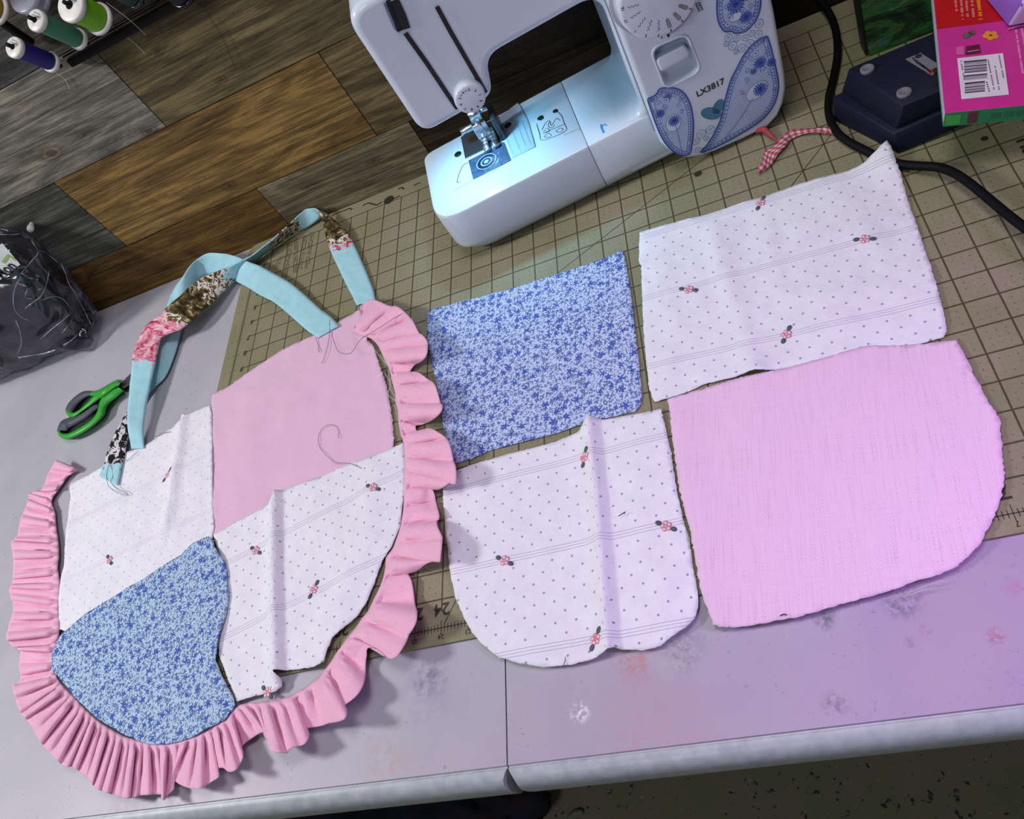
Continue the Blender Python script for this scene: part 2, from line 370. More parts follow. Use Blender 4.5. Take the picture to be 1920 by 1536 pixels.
# ------------------------------------------------------------------ the setting
fl = MB(); fl.box((-2.2, -2.2, -.78), (2.2, .66, -.74)); tag(fl.build('floor', m_floor(), smooth=False), kind='structure')
WY = .613
def plank_wall():
    m = MB(); m2 = []
    rows = {0: ([-.404, -.174, .10, .33, .75], [(.19, .098, .022), (.25, .205, .12), (.045, .03, .014), (.022, .016, .009), (.03, .022, .013), (.14, .1, .06)]),  # near-black planks behind the machine carry its shade in their colour
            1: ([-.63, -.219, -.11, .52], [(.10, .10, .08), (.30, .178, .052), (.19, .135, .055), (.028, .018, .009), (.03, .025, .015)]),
            2: ([-.44, .05, .42], [(.26, .238, .182), (.185, .14, .06), (.05, .04, .025), (.04, .03, .015)]),
            3: ([-.50, -.05, .3], [(.085, .083, .08), (.10, .085, .062), (.16, .12, .07), (.1, .1, .09)])}
    H = .1213; z0 = .0757
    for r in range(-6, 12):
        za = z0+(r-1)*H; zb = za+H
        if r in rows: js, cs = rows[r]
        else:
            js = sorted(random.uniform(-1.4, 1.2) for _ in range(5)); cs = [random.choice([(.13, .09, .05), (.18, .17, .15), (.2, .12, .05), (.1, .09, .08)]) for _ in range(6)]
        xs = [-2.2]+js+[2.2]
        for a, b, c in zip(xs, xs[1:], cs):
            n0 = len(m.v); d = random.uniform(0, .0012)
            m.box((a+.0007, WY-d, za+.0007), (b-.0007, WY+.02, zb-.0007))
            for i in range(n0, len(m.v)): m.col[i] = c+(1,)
    n0 = len(m.v); m.box((-2.2, WY+.004, -.78), (2.2, WY+.04, 1.6))
    for i in range(n0, len(m.v)): m.col[i] = (.012, .009, .006, 1)
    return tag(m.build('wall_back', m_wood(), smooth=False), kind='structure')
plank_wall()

# ------------------------------------------------------------------ folding table
TZ = -.003
TABLE = m_table(); LIP = plain('pale_table_rim', (.40, .44, .45), .4, 0, .4, .12, 120)
tb = thing('folding_table', (-.095, .24, -.74), 'white plastic folding table with stained top and fold seam, against plank wall', 'table')
def half(x0, x1):
    m = MB(); yf0, yf1 = (-.1105, -.1195)
    def yf(x): return -.1145 - .0115*(x+.095)/1.0*.9
    prof = [(.73, -.006), (.0006, -.0), (0, -.0018), (-.0012, -.0018), (-.0018, -.0002), (-.005, 0.), (-.009, -.0016), (-.0125, -.006), (-.0145, -.013), (-.0138, -.024), (-.012, -.036), (-.008, -.040), (.02, -.040)]
    nx = 24; rows = []
    for i in range(nx+1):
        x = x0+(x1-x0)*i/nx
        # rounded outer ends at the seam
        e = min(abs(x-x0) if x0 > -.1 and abs(x0+.0945) < .01 else 9, abs(x1-x) if abs(x1+.0955) < .01 else 9)
        row = []
        for k, (dy, dz) in enumerate(prof):
            if k == 0: row.append(m.add((x, WY-.003, TZ)))
            else: row.append(m.add((x, yf(x)+dy, TZ+dz)))
        row.append(m.add((x, WY-.003, TZ-.040)))
        rows.append(row)
    n = len(prof)+1
    for a, b in zip(rows, rows[1:]):
        for k in range(n-1): m.face((a[k], b[k], b[k+1], a[k+1]), 0 if k < 2 else 1)
        m.face((a[n-1], b[n-1], b[0], a[0]), 1)
    m.face(rows[0], 1); m.face(rows[-1][::-1], 1)
    # dense end near seam gets a small round-off
    for i, v in enumerate(m.v):
        for xs, sg in ((x0, 1), (x1, -1)):
            if abs(xs+.095) < .002 and abs(v.x-xs) < 1e-6 and v.y < yf(xs)-.0015: v.x += sg*min(.0045, (yf(xs)-.0015-v.y)*.5)
    return m
for x0, x1 in ((-1.02, -.0958), (-.0946, .83)):
    o = part(half(x0, x1), 'table_top_half', [TABLE, LIP], tb, wn=True)
LEGM = plain('grey_steel_table_leg', (.25, .26, .28), .4, .6)
for x in (-.95, .76):
    m = MB()
    for y in (-.02, .52): m.tube([(x, y, -.043), (x, y, -.739)], .0125, 0, 12)
    m.tube([(x, -.02, -.62), (x, .52, -.62)], .010, 0, 10); m.tube([(x, -.02, -.055), (x, .52, -.055)], .010, 0, 10)
    part(m, 'leg', LEGM, tb)

# ------------------------------------------------------------------ cutting mat
MATX0, MATX1 = -18.75*IN, 18.75*IN
m = MB()
def rnd_rect(x0, x1, y0, y1, r, n=6):
    P = []
    for cx, cy, a0 in ((x1-r, y0+r, -90), (x1-r, y1-r, 0), (x0+r, y1-r, 90), (x0+r, y0+r, 180)):
        for k in range(n+1): a = math.radians(a0+90*k/n); P.append((cx+r*math.cos(a), cy+r*math.sin(a)))
    return P
P = rnd_rect(MATX0, MATX1, -.0140, .6105, .012)
t_ = [m.add((x, y, 0)) for x, y in P]; b_ = [m.add((x, y, TZ+.0003)) for x, y in P]
m.face(t_, 0); m.face(b_[::-1], 0)
for i in range(len(P)): m.face((b_[i], b_[(i+1) % len(P)], t_[(i+1) % len(P)], t_[i]), 0)
def gx(X): return (18-X)*IN
ZP = .00012
def mline(x0, y0, x1, y1, wd=.0008): m.line([(x0, y0, ZP), (x1, y1, ZP)], wd, (0, 0, 1), 1)
mline(gx(36), 0, gx(0), 0); mline(gx(36), 0, gx(36), .60); mline(gx(0), 0, gx(0), .60)
for i in range(36*8+1):
    X = i/8; L = .15 if i % 8 else .32
    mline(gx(X), -L*IN*.8, gx(X), L*IN*.8, .0006)
for i in range(24*8-4):
    y = i/8*IN; L = .10 if i % 8 else .2
    for X in (36, 0): mline(gx(X)-L*IN, y, gx(X)+L*IN, y, .0006)
for X in range(1, 36):
    m.text(str(X), .0155, (gx(X), .42*IN+.006, ZP), (-1, 0, 0), (0, -1, 0), 1, bold=.0003)
    m.text(str(X), .0058, (gx(X), -.30*IN, ZP), (-1, 0, 0), (0, -1, 0), 1, bold=.0001)
for R in range(0, 23):
    m.text(str(R+1), .0105, (gx(35.42), (23-R)*IN-.001, ZP), (-1, 0, 0), (0, -1, 0), 1, bold=.00025)
    m.text(str(R+1), .0105, (gx(.55), (23-R)*IN-.001, ZP), (-1, 0, 0), (0, -1, 0), 1, bold=.00025)
    m.disc((gx(36.45), (23-R)*IN, ZP), .0008, (1, 0, 0), (0, 1, 0), 1, 6)
# diagonals crossing (9, row 8) and (6, row 23)
A0 = onz(1503.5, 323.3); B0 = onz(1543.5, 271.2); dr = (B0-A0).normalized()
mline(A0.x-dr.x*.17, A0.y-dr.y*.17, A0.x+dr.x*.12, A0.y+dr.y*.12)
A1 = onz(1010, 540); B1 = onz(1330, 290); mline(A1.x-.2*(B1-A1).x, A1.y-.2*(B1-A1).y, B1.x+.35*(B1-A1).x, B1.y+.35*(B1-A1).y)
C0 = onz(833, 1170); mline(C0.x, C0.y, C0.x+.16*.50, C0.y+.16*.866)
# printed instruction block near the far left corner (unreadable lines in the photo)
for (u0, v0, u1, v1) in ((530, 480, 514, 505), (545, 458, 534, 522), (556, 446, 553, 512), (573, 442, 562, 505), (585, 436, 575, 504)):
    for o_ in (-3, 0, 3):
        a = onz(u0+o_, v0); b = onz(u1+o_, v1); n = 26
        for k in range(n):
            if random.random() < .82:
                p = a.lerp(b, k/n); q = a.lerp(b, (k+.72)/n); mline(p.x, p.y, q.x, q.y, .0011)
p0 = onz(1908, 262); m.text('FIS', .017, (p0.x+.004, p0.y, ZP), (0, -1, 0), (1, 0, 0), 1, align='LEFT', bold=.0006)
# ink squiggles along the far edge
for pts in ([(622, 405), (632, 400), (640, 397), (648, 394), (655, 391), (660, 393)], [(680, 386), (690, 381), (700, 383), (708, 384), (716, 378)], [(735, 374), (744, 370), (750, 367)], [(746, 355), (753, 352), (758, 355)], [(776, 348), (782, 345), (788, 342)]):
    m.line([(p.x, p.y, ZP) for p in [onz(*q) for q in cr(pts, 4)]], .0022, (0, 0, 1), 1)
for (u, v, r) in ((729, 375, .0078), (1309, 326, .0042), (1846, 260, .003)):
    p = onz(u, v); m.disc((p.x, p.y, ZP), r, (1, 0, 0), (0, 1, 0), 1, 12)
tag(m.build('cutting_mat', [m_mat(), plain('mat_ink', (.03, .022, .01), .6)], smooth=False), 'green tan cutting mat with inch grid lying on the white table', 'cutting mat')

# ------------------------------------------------------------------ flat fabric pieces
def fabric(name, outline, z0, mat, uvf, label, cat, ridges=(), amp=.0008, wl=18., fray=.0004, cell=.004, roses=None, curl=.0012, lift=(), group=None, thick=.0005, extra=None):
    W = [onz(u, v, z0) for u, v in outline]; W = [(p.x, p.y) for p in W]
    # resample the outline
    B = []
    for (a, b) in zip(W, W[1:]+W[:1]):
        L = math.hypot(b[0]-a[0], b[1]-a[1]); n = max(1, int(L/.0022))
        for k in range(n):
            t = k/n; B.append((a[0]+(b[0]-a[0])*t+random.gauss(0, fray*.5), a[1]+(b[1]-a[1])*t+random.gauss(0, fray*.5)))
    xs = [p[0] for p in B]; ys = [p[1] for p in B]
    pts = [Vector(p) for p in B]; nb = len(pts)
    x = min(xs); row = 0
    RW = [([tuple(onz(u, v, z0)[:2]) for u, v in pl], h, wa, wb) for pl, h, wa, wb in ridges]
    LW = [(tuple(onz(u, v, z0)[:2]), h, r) for u, v, h, r in lift]
    def sd(pl, px, py):        # signed distance to a polyline
        best = 9; sgn = 1
        for a, b in zip(pl, pl[1:]):
            dx, dy = b[0]-a[0], b[1]-a[1]; t = max(0, min(1, ((px-a[0])*dx+(py-a[1])*dy)/(dx*dx+dy*dy)))
            d = math.hypot(px-a[0]-t*dx, py-a[1]-t*dy)
            if d < best: best = d; sgn = 1 if dx*(py-a[1])-dy*(px-a[0]) > 0 else -1
        return best*sgn
    def bd(px, py):
        return min(math.hypot(px-a[0], py-a[1]) for a in B[::2])
    def hgt(px, py, edge=None):
        h = amp*(noise.noise(Vector((px*wl, py*wl, z0*900)))+.5*noise.noise(Vector((px*wl*2.7, py*wl*2.7, 5+z0*900))))
        for pl, hh, wa, wb in RW:
            d = sd(pl, px, py); h += hh*math.exp(-(d/(wa if d > 0 else wb))**2)
        for c, hh, r in LW: h += hh*math.exp(-((px-c[0])**2+(py-c[1])**2)/(r*r))
        if edge is not None and edge < .012: h += curl*(1-edge/.012)*(.4+noise.noise(Vector((px*40, py*40, 9))))
        return z0+max(h, -amp*.9+0) + amp*.9
    cellr = cell
    y = min(ys)
    while y < max(ys):
        x = min(xs)+(row % 2)*cellr/2
        while x < max(xs):
            if inpoly(x, y, B) and bd(x, y) > cellr*.55: pts.append(Vector((x+random.uniform(-.0006, .0006), y+random.uniform(-.0006, .0006))))
            x += cellr
        y += cellr*.87; row += 1
    ed = [(i, (i+1) % nb) for i in range(nb)]
    vo, eo, fo, *_ = geometry.delaunay_2d_cdt(pts, ed, [list(range(nb))], 1, 1e-7)
    m = MB()
    for v in vo:
        i = m.add((v[0], v[1], hgt(v[0], v[1], bd(v[0], v[1])))); m.uv[i] = uvf(v[0], v[1])
    for f in fo: m.face(f if (vo[f[1]]-vo[f[0]]).cross(vo[f[2]]-vo[f[0]]) > 0 else f[::-1], 0)
    mats = [mat]
    if roses:
        mats = [mat, ROSE, ROSEL, LEAFG]
        for (u, v, ang) in roses:
            c = onz(u, v, z0)
            def dc(dx, dy, r, mi, n=8, r2=None, rot=0.):
                r2 = r2 or r; ids = []
                for k in range(n):
                    a = 2*math.pi*k/n; ex, ey = r*math.cos(a), r2*math.sin(a)
                    x_ = c.x+dx+ex*math.cos(rot)-ey*math.sin(rot); y_ = c.y+dy+ex*math.sin(rot)+ey*math.cos(rot)
                    ids.append(m.add((x_, y_, hgt(x_, y_)+.00055+mi*.00004)))
                m.face(ids, mi)
            for k in range(5):
                a = 2*math.pi*k/5+.3; dc(.0029*math.cos(a), .0029*math.sin(a), .0020, 1)
                dc(.0029*math.cos(a), .0029*math.sin(a), .0014, 2)
            dc(0, 0, .0016, 1); dc(.0, .0, .0007, 2)
            for sg in (1, -1):
                dc(sg*.0068*math.cos(ang), sg*.0068*math.sin(ang), .0028, 3, 10, .0020, ang)
    o = m.build(name, mats, solid=thick)
    if label: tag(o, label, cat, group)
    return o, hgt
def puv(ox, oy, deg, jump=None):
    c, s = math.cos(math.radians(deg)), math.sin(math.radians(deg))
    def f(x, y):
        p = (x-ox)*c+(y-oy)*s; q = -(x-ox)*s+(y-oy)*c
        if jump:
            p += jump(x, y)
        return (p, q)
    return f
def jumpat(a, b, w_, k):     # extra fabric length taken up by a standing crease
    A, Bq = onz(*a), onz(*b)
    def f(x, y):
        t = (y-A.y)/(Bq.y-A.y); xr = A.x+(Bq.x-A.x)*t; return k*sm(-w_, w_, x-xr)
    return f

BLUE = [(806, 582), (850, 570), (900, 558), (960, 542), (1020, 523), (1080, 504), (1130, 487), (1160, 473), (1167, 470), (1171, 478), (1178, 515), (1185, 560), (1192, 625), (1200, 690), (1204, 740), (1202, 758), (1192, 772), (1165, 779), (1110, 790), (1040, 815), (980, 830), (920, 845), (884, 862), (862, 868), (850, 868), (843, 850), (835, 820), (826, 760), (815, 700), (806, 660), (802, 630), (801, 600), (802, 588)]
fabric('fabric_rectangle', BLUE, .0007, FLORAL, puv(0, .25, -4), 'blue ditsy floral fabric rectangle beside the ruffle, in front of sewing machine', 'fabric', amp=.0006, curl=.0008)
TOP = [(1200, 437), (1240, 425), (1320, 405), (1380, 385), (1430, 372), (1500, 347), (1560, 331), (1620, 313), (1645, 298), (1665, 281), (1674, 296), (1690, 330), (1700, 370), (1718, 420), (1735, 470), (1745, 500), (1757, 540), (1770, 590), (1776, 622), (1770, 634), (1730, 645), (1680, 655), (1620, 668), (1520, 685), (1430, 700), (1395, 705), (1320, 722), (1280, 740), (1240, 752), (1228, 756), (1218, 730), (1213, 680), (1207, 620), (1205, 560), (1203, 500), (1199, 497), (1199, 460)]
fabric('fabric_rectangle', TOP, .0010, WHITE, puv(.2561, .2698, -4.2), 'white dotted striped fabric rectangle, furthest right, touching the black cord', 'fabric',
       ridges=[([(1335, 430), (1360, 520), (1390, 620), (1415, 705)], .0028, .012, .010), ([(1480, 370), (1520, 470), (1560, 600)], .0012, .02, .016), ([(1560, 340), (1650, 470)], .0012, .012, .016), ([(1425, 390), (1450, 480), (1470, 560)], .0012, .009, .012), ([(1240, 480), (1260, 600), (1250, 700)], .0009, .012, .016), ([(1500, 560), (1620, 540), (1740, 520)], .0007, .010, .014)],
       lift=[(1665, 290, .011, .022), (1418, 700, .003, .010)], roses=[(1622, 453, -.4), (1475, 629, 1.0), (1427, 384, 1.0), (1292, 545, -.5)], amp=.0011)
POCK = [(833, 893), (880, 875), (960, 852), (1040, 830), (1085, 812), (1100, 800), (1112, 787), (1130, 789), (1180, 780), (1240, 768), (1248, 800), (1260, 855), (1270, 920), (1282, 975), (1293, 1010), (1300, 1060), (1309, 1110), (1310, 1140), (1303, 1160), (1290, 1175), (1262, 1195), (1240, 1212), (1210, 1220), (1180, 1219), (1155, 1217), (1140, 1226), (1110, 1238), (1075, 1248), (1020, 1252), (975, 1245), (935, 1233), (905, 1210), (888, 1190), (872, 1162), (855, 1120), (845, 1070), (838, 1010), (833, 950), (832, 910)]
fabric('pocket_piece', POCK, .0012, WHITE, puv(-.0921, .0471, 0, jumpat((1108, 787), (1146, 1225), .004, .013)), 'white dotted fabric piece with round bottom and standing crease, beside the plain pink piece', 'fabric',
       ridges=[([(1108, 785), (1120, 900), (1132, 1040), (1146, 1228)], .0070, .0045, .0085), ([(1195, 800), (1215, 950), (1240, 1180)], .0012, .014, .014), ([(900, 900), (960, 1080), (1000, 1240)], .0008, .03, .03)],
       lift=[(1112, 790, .0025, .01)], roses=[(1099, 862, 1.2), (1250, 988, -.6), (948, 1053, -.6), (1119, 1201, 1.0)], amp=.0009)
PINKP = [(1253, 750), (1300, 735), (1360, 718), (1420, 703), (1480, 690), (1540, 675), (1600, 657), (1630, 650), (1700, 648), (1740, 645), (1793, 638), (1800, 650), (1820, 690), (1838, 725), (1855, 757), (1868, 775), (1878, 795), (1876, 803), (1880, 860), (1883, 900), (1878, 930), (1870, 955), (1862, 975), (1848, 1000), (1842, 1018), (1815, 1045), (1790, 1065), (1770, 1076), (1720, 1090), (1680, 1105), (1640, 1118), (1600, 1128), (1550, 1142), (1500, 1158), (1450, 1167), (1400, 1176), (1350, 1177), (1338, 1172), (1330, 1150), (1318, 1120), (1309, 1080), (1303, 1040), (1296, 1000), (1285, 960), (1275, 920), (1268, 870), (1262, 820), (1258, 780)]
fabric('pocket_piece', PINKP, .0022, PINK_B, puv(.15, .1, -8), 'plain pink woven fabric piece with one rounded corner, at right front of mat', 'fabric',
       ridges=[([(1265, 770), (1300, 960), (1335, 1150)], .0016, .018, .02), ([(1400, 720), (1480, 1150)], .0010, .03, .03), ([(1600, 680), (1700, 880), (1820, 1000)], .0010, .025, .03)], amp=.0009, fray=.0006, curl=.0004)
BIB = [(400, 742), (430, 725), (480, 690), (530, 658), (590, 632), (640, 605), (676, 583), (684, 600), (690, 640), (702, 650), (712, 680), (725, 720), (735, 770), (740, 830), (738, 846), (720, 856), (660, 877), (600, 904), (560, 920), (527, 934), (521, 949), (450, 985), (404, 1010), (400, 960), (398, 900), (398, 800)]
fabric('fabric_piece', BIB, .0007, PINK_A, puv(-.3, .2, 12), 'pale pink fabric panel at the top of the ruffled layout, under the blue straps', 'fabric',
       ridges=[([(560, 650), (470, 780), (420, 930)], .0008, .03, .03), ([(650, 640), (560, 760), (450, 900)], .0010, .012, .016), ([(690, 660), (620, 740), (540, 790)], .0009, .010, .014), ([(470, 740), (440, 830)], .0008, .010, .012)], amp=.0016, wl=24., fray=.0010)
WL = [(133, 908), (180, 885), (240, 848), (270, 838), (320, 805), (345, 793), (348, 781), (370, 771), (395, 760), (398, 775), (400, 850), (400, 940), (403, 990), (400, 1012), (385, 1050), (360, 1090), (300, 1150), (230, 1190), (150, 1195), (112, 1180), (113, 1130), (116, 1085), (122, 1060), (125, 1010), (129, 980), (133, 930), (131, 918)]
fabric('fabric_piece', WL, .0022, WHITE2, puv(-.5795, .156, 10.7, jumpat((347, 781), (310, 1090), .008, .012)), 'white dotted fabric piece left of the pink panel, under the blue floral patch', 'fabric',
       ridges=[([(347, 778), (338, 850), (324, 940), (316, 985)], .0050, .007, .010), ([(135, 990), (250, 940), (330, 890)], .0011, .010, .010), ([(120, 1120), (230, 1060), (330, 1000)], .0012, .012, .010)],
       roses=[(207, 1051, 2.3), (318, 893, .9)], amp=.0010)
WR = [(402, 1003), (450, 975), (505, 948), (520, 940), (524, 925), (560, 910), (600, 895), (660, 868), (720, 848), (757, 831), (760, 870), (757, 930), (752, 985), (737, 1025), (720, 1050), (705, 1090), (690, 1130), (670, 1160), (648, 1180), (628, 1198), (618, 1222), (612, 1243), (595, 1253), (560, 1257), (530, 1259), (523, 1262), (531, 1275), (531, 1288), (520, 1298), (480, 1305), (445, 1316), (430, 1275), (413, 1230), (410, 1190), (412, 1160), (425, 1100), (415, 1040), (404, 1012)]
fabric('fabric_piece', WR, .0026, WHITE, puv(-.231, .1546, 14, jumpat((523, 925), (525, 1262), .004, .014)), 'white dotted fabric piece with tall crease, between blue floral patch and ruffle', 'fabric',
       ridges=[([(522, 922), (521, 1050), (523, 1160), (526, 1265)], .0085, .0045, .0095), ([(700, 900), (690, 1020), (640, 1130), (600, 1250)], .0030, .018, .016), ([(580, 930), (640, 1010)], .001, .015, .015)],
       roses=[(703, 917, -.5), (589, 1106, 1.1), (481, 1033, -.6), (503, 1299, 2.4)], amp=.0010)
PATCH = [(383, 1012), (395, 1008), (403, 1015), (405, 1027), (422, 1050), (428, 1075), (431, 1120), (427, 1150), (413, 1200), (408, 1240), (420, 1270), (440, 1310), (443, 1324), (422, 1351), (382, 1373), (361, 1384), (315, 1396), (283, 1397), (236, 1379), (184, 1348), (143, 1308), (117, 1277), (99, 1254), (98, 1230), (115, 1195), (165, 1150), (230, 1110), (265, 1090), (310, 1060), (340, 1040), (360, 1020)]
fabric('fabric_patch', PATCH, .0044, FLORAL2, puv(-.4, .0, 20), 'blue ditsy floral patch with curved edges, inside the bottom of the pink ruffle', 'fabric',
       ridges=[([(405, 1020), (400, 1120), (412, 1240), (400, 1330)], .0016, .012, .02)], amp=.0008, curl=.002)

# ------------------------------------------------------------------ pink ruffle
RP = [((148, 882), (104, 864)), ((128, 893), (88, 893)), ((112, 915), (78, 918)), ((97, 938), (55, 925)), ((103, 960), (52, 940)), ((105, 985), (38, 975)), ((108, 1005), (32, 1005)), ((110, 1025), (21, 1018)), ((110, 1045), (25, 1050)), ((108, 1065), (24, 1075)), ((112, 1090), (22, 1095)), ((112, 1120), (17, 1108)), ((110, 1145), (25, 1140)), ((112, 1165), (17, 1170)), ((110, 1190), (12, 1200)), ((105, 1212), (30, 1215)), ((108, 1230), (38, 1222)), ((103, 1240), (35, 1245)), ((103, 1258), (38, 1275)), ((107, 1270), (24, 1290)), ((115, 1283), (38, 1335)), ((128, 1297), (52, 1352)), ((140, 1308), (75, 1390)), ((152, 1322), (90, 1408)), ((165, 1335), (118, 1435)), ((178, 1347), (140, 1440)), ((195, 1360), (165, 1462)), ((212, 1370), (180, 1478)), ((230, 1380), (205, 1488)), ((250, 1386), (238, 1497)), ((270, 1390), (262, 1492)), ((290, 1393), (300, 1490)), ((310, 1392), (306, 1500)), ((330, 1390), (325, 1478)), ((350, 1385), (318, 1458)), ((365, 1378), (345, 1475)), ((378, 1372), (375, 1478)), ((390, 1366), (408, 1458)), ((402, 1358), (412, 1440)), ((413, 1352), (435, 1447)), ((425, 1345), (455, 1425)), ((437, 1330), (456, 1398)), ((450, 1322), (492, 1373)), ((470, 1318), (500, 1385)), ((490, 1316), (508, 1406)), ((505, 1314), (538, 1412)), ((520, 1312), (546, 1402)), ((535, 1308), (573, 1394)), ((550, 1303), (577, 1374)), ((562, 1296), (560, 1368)), ((575, 1288), (600, 1362)), ((585, 1280), (620, 1355)), ((597, 1270), (643, 1350)), ((607, 1258), (648, 1332)), ((615, 1248), (645, 1325)), ((622, 1238), (672, 1300)), ((632, 1222), (684, 1265)), ((640, 1212), (688, 1228)), ((648, 1200), (692, 1217)), ((656, 1190), (735, 1232)), ((668, 1175), (757, 1212)), ((678, 1160), (767, 1188)), ((690, 1145), (781, 1162)), ((700, 1125), (778, 1130)), ((710, 1105), (772, 1092)), ((718, 1085), (767, 1077)), ((722, 1065), (792, 1062)), ((724, 1045), (822, 1055)), ((735, 1030), (826, 1040)), ((742, 1012), (829, 1005)), ((748, 995), (820, 987)), ((752, 975), (823, 965)), ((756, 955), (818, 945)), ((757, 935), (815, 928)), ((757, 915), (812, 918)), ((757, 895), (838, 910)), ((758, 875), (855, 903)), ((758, 858), (850, 862)), ((757, 845), (843, 837)), ((756, 830), (828, 812)), ((752, 815), (788, 806)), ((748, 795), (779, 802)), ((747, 785), (798, 791)), ((745, 770), (828, 772)), ((742, 752), (825, 750)), ((740, 735), (815, 725)), ((735, 715), (795, 703)), ((732, 700), (767, 701)), ((727, 685), (774, 692)), ((720, 672), (800, 662)), ((712, 655), (801, 640)), ((706, 645), (790, 630)), ((698, 637), (778, 610)), ((688, 632), (765, 590)), ((678, 630), (745, 577)), ((668, 625), (715, 567)), ((663, 622), (688, 562)), ((662, 616), (672, 572))]
def ruffle():
    raw = [a+b for a, b in RP]
    N = len(raw); lens = [math.hypot(r[2]-r[0], r[3]-r[1]) for r in raw]
    rows = []
    for i, r in enumerate(raw):
        loc = sum(lens[max(0, i-4):i+5])/len(lens[max(0, i-4):i+5])
        big = 1 if i > 38 else .55
        zo = .004+.017*big*max(0, min(1, .5+(lens[i]-loc)/24.)) + random.uniform(0, .002)
        rows.append(r+(zo,))
    S = 9; fine = cr(rows, S); m = MB(); NV = 20; grid = []
    ph = 0.; dist = 0.; rnd = [random.uniform(.75, 1.3) for _ in range(400)]
    acc = 0.
    for i, (a, b, c, d, zo) in enumerate(fine):
        if i:
            p = onz(a, b); q = onz(*fine[i-1][:2]); dl = (p-q).length
            pm = onz((a+c)/2, (b+d)/2); qm = onz((fine[i-1][0]+fine[i-1][2])/2, (fine[i-1][1]+fine[i-1][3])/2); dl = max(dl, (pm-qm).length*.8)
            acc += dl
        side = sm(360, 520, i)             # broad loose folds on the right, tight gathers on the left
        ph = pacc = (0. if i == 0 else pacc) + (dl if i else 0)/((.0125+.006*noise.noise(Vector((acc*22, 1.3, 0))))*(1+.55*side))
        row = []
        for k in range(NV+1):
            v = k/NV
            if v < .16: v_ = v
            else: v_ = v
            g = sm(.08, .22, v)               # gathers begin at the stitch line
            fade = 1-.45*sm(.5, 1, v)
            pl = math.sin(ph*6.283+1.2*v*noise.noise(Vector((acc*45, 7, 0))))
            pl2 = math.sin(ph*6.283*.5+1.3)
            pl3 = math.sin(acc/.0042*6.283)*math.exp(-((v-.22)/.14)**2)
            sharp = 1-abs(pl)**.7*1.0
            z = .0030 + (zo-.003)*(v**1.1) + g*fade*(1+.35*side)*(.0033*pl+.0019*pl2)+g*.0009*pl3+g*.0030*side*noise.noise(Vector((acc*26, v*1.5, 11))) + .0012*noise.noise(Vector((acc*120, v*3, 4)))*g
            z += .0022*math.exp(-((v-.10)/.05)**2)*(.6+.4*pl)      # piped stitch line
            z = max(z, .0012)
            du = (c-a)*v_; dv = (d-b)*v_
            sh = (3.2+4.0*side)*math.cos(ph*6.283+.4)*g*(1-.35*v)   # folds lean over
            L = math.hypot(c-a, d-b) or 1; tx, ty = -(d-b)/L, (c-a)/L
            pos = onz(a+du+tx*sh, b+dv+ty*sh, z)
            j = m.add(pos); m.uv[j] = (acc*1.9, v*.035); row.append(j)
        grid.append(row)
    for r0, r1 in zip(grid, grid[1:]):
        for k in range(NV): m.face((r0[k], r0[k+1], r1[k+1], r1[k]))
    o = m.build('ruffle_trim', RUF, solid=.0006)
    return tag(o, 'gathered pink ruffle strip curving around the left group of fabric pieces', 'ruffle')
ruffle()

# ------------------------------------------------------------------ blue floral straps
def m_strap():
    t = NT('blue_floral_strap_cotton'); uv = t.uv(); z = t.n('ShaderNodeVertexColor', layer_name='zone')
    sc = t.n('ShaderNodeSeparateColor'); t.set(sc.inputs[0], z.outputs['Color']); R_, G_, B_ = sc.outputs[0], sc.outputs[1], sc.outputs[2]
    base = t.ramp(t.noise(uv, 60, 3), [(.3, (.34, .62, .69)), (.7, (.42, .70, .77))])
    nz = t.noise(uv, 105, 3, .6, .6); nb = t.noise(uv, 95, 3, .6, 1.2)
    edge = t.m('MULTIPLY', t.m('SUBTRACT', nb, .5), 1.3)
    dk = t.ramp(t.m('ADD', t.m('MULTIPLY', nz, .6), t.m('MULTIPLY', nb, .4)), [(.40, (.016, .011, .007)), (.50, (.07, .05, .016)), (.56, (.15, .115, .035)), (.60, (.55, .46, .36)), (.63, (.05, .035, .012))])
    bm = t.m('GREATER_THAN', t.m('ADD', R_, edge), .5); pm = t.m('GREATER_THAN', t.m('ADD', G_, edge), .5); km = t.m('GREATER_THAN', t.m('ADD', B_, edge), .5)
    brown = t.ramp(nz, [(.34, (.02, .014, .01)), (.42, (.13, .09, .03)), (.475, (.20, .15, .05)), (.49, (.72, .66, .64)), (.56, (.8, .76, .76)), (.58, (.06, .045, .015)), (.70, (.22, .16, .05))])
    pink = t.ramp(nz, [(.36, (.35, .02, .06)), (.46, (.66, .18, .28)), (.56, (.76, .42, .48)), (.68, (.82, .68, .72))])
    bw = t.ramp(nz, [(.42, (.012, .011, .01)), (.49, (.02, .018, .016)), (.52, (.62, .58, .62)), (.66, (.7, .66, .7)), (.68, (.02, .02, .015))])
    brown = t.mix(t.m('GREATER_THAN', t.m('ADD', R_, t.m('MULTIPLY', edge, .8)), 1.42), brown, dk); c = t.mix(bm, base, brown); c = t.mix(pm, c, pink); c = t.mix(km, c, bw)
    t.bump(t.noise(uv, 500, 3), .25, .0006)
    return t.out(c, .88, 0, .15)
STRAP = m_strap()
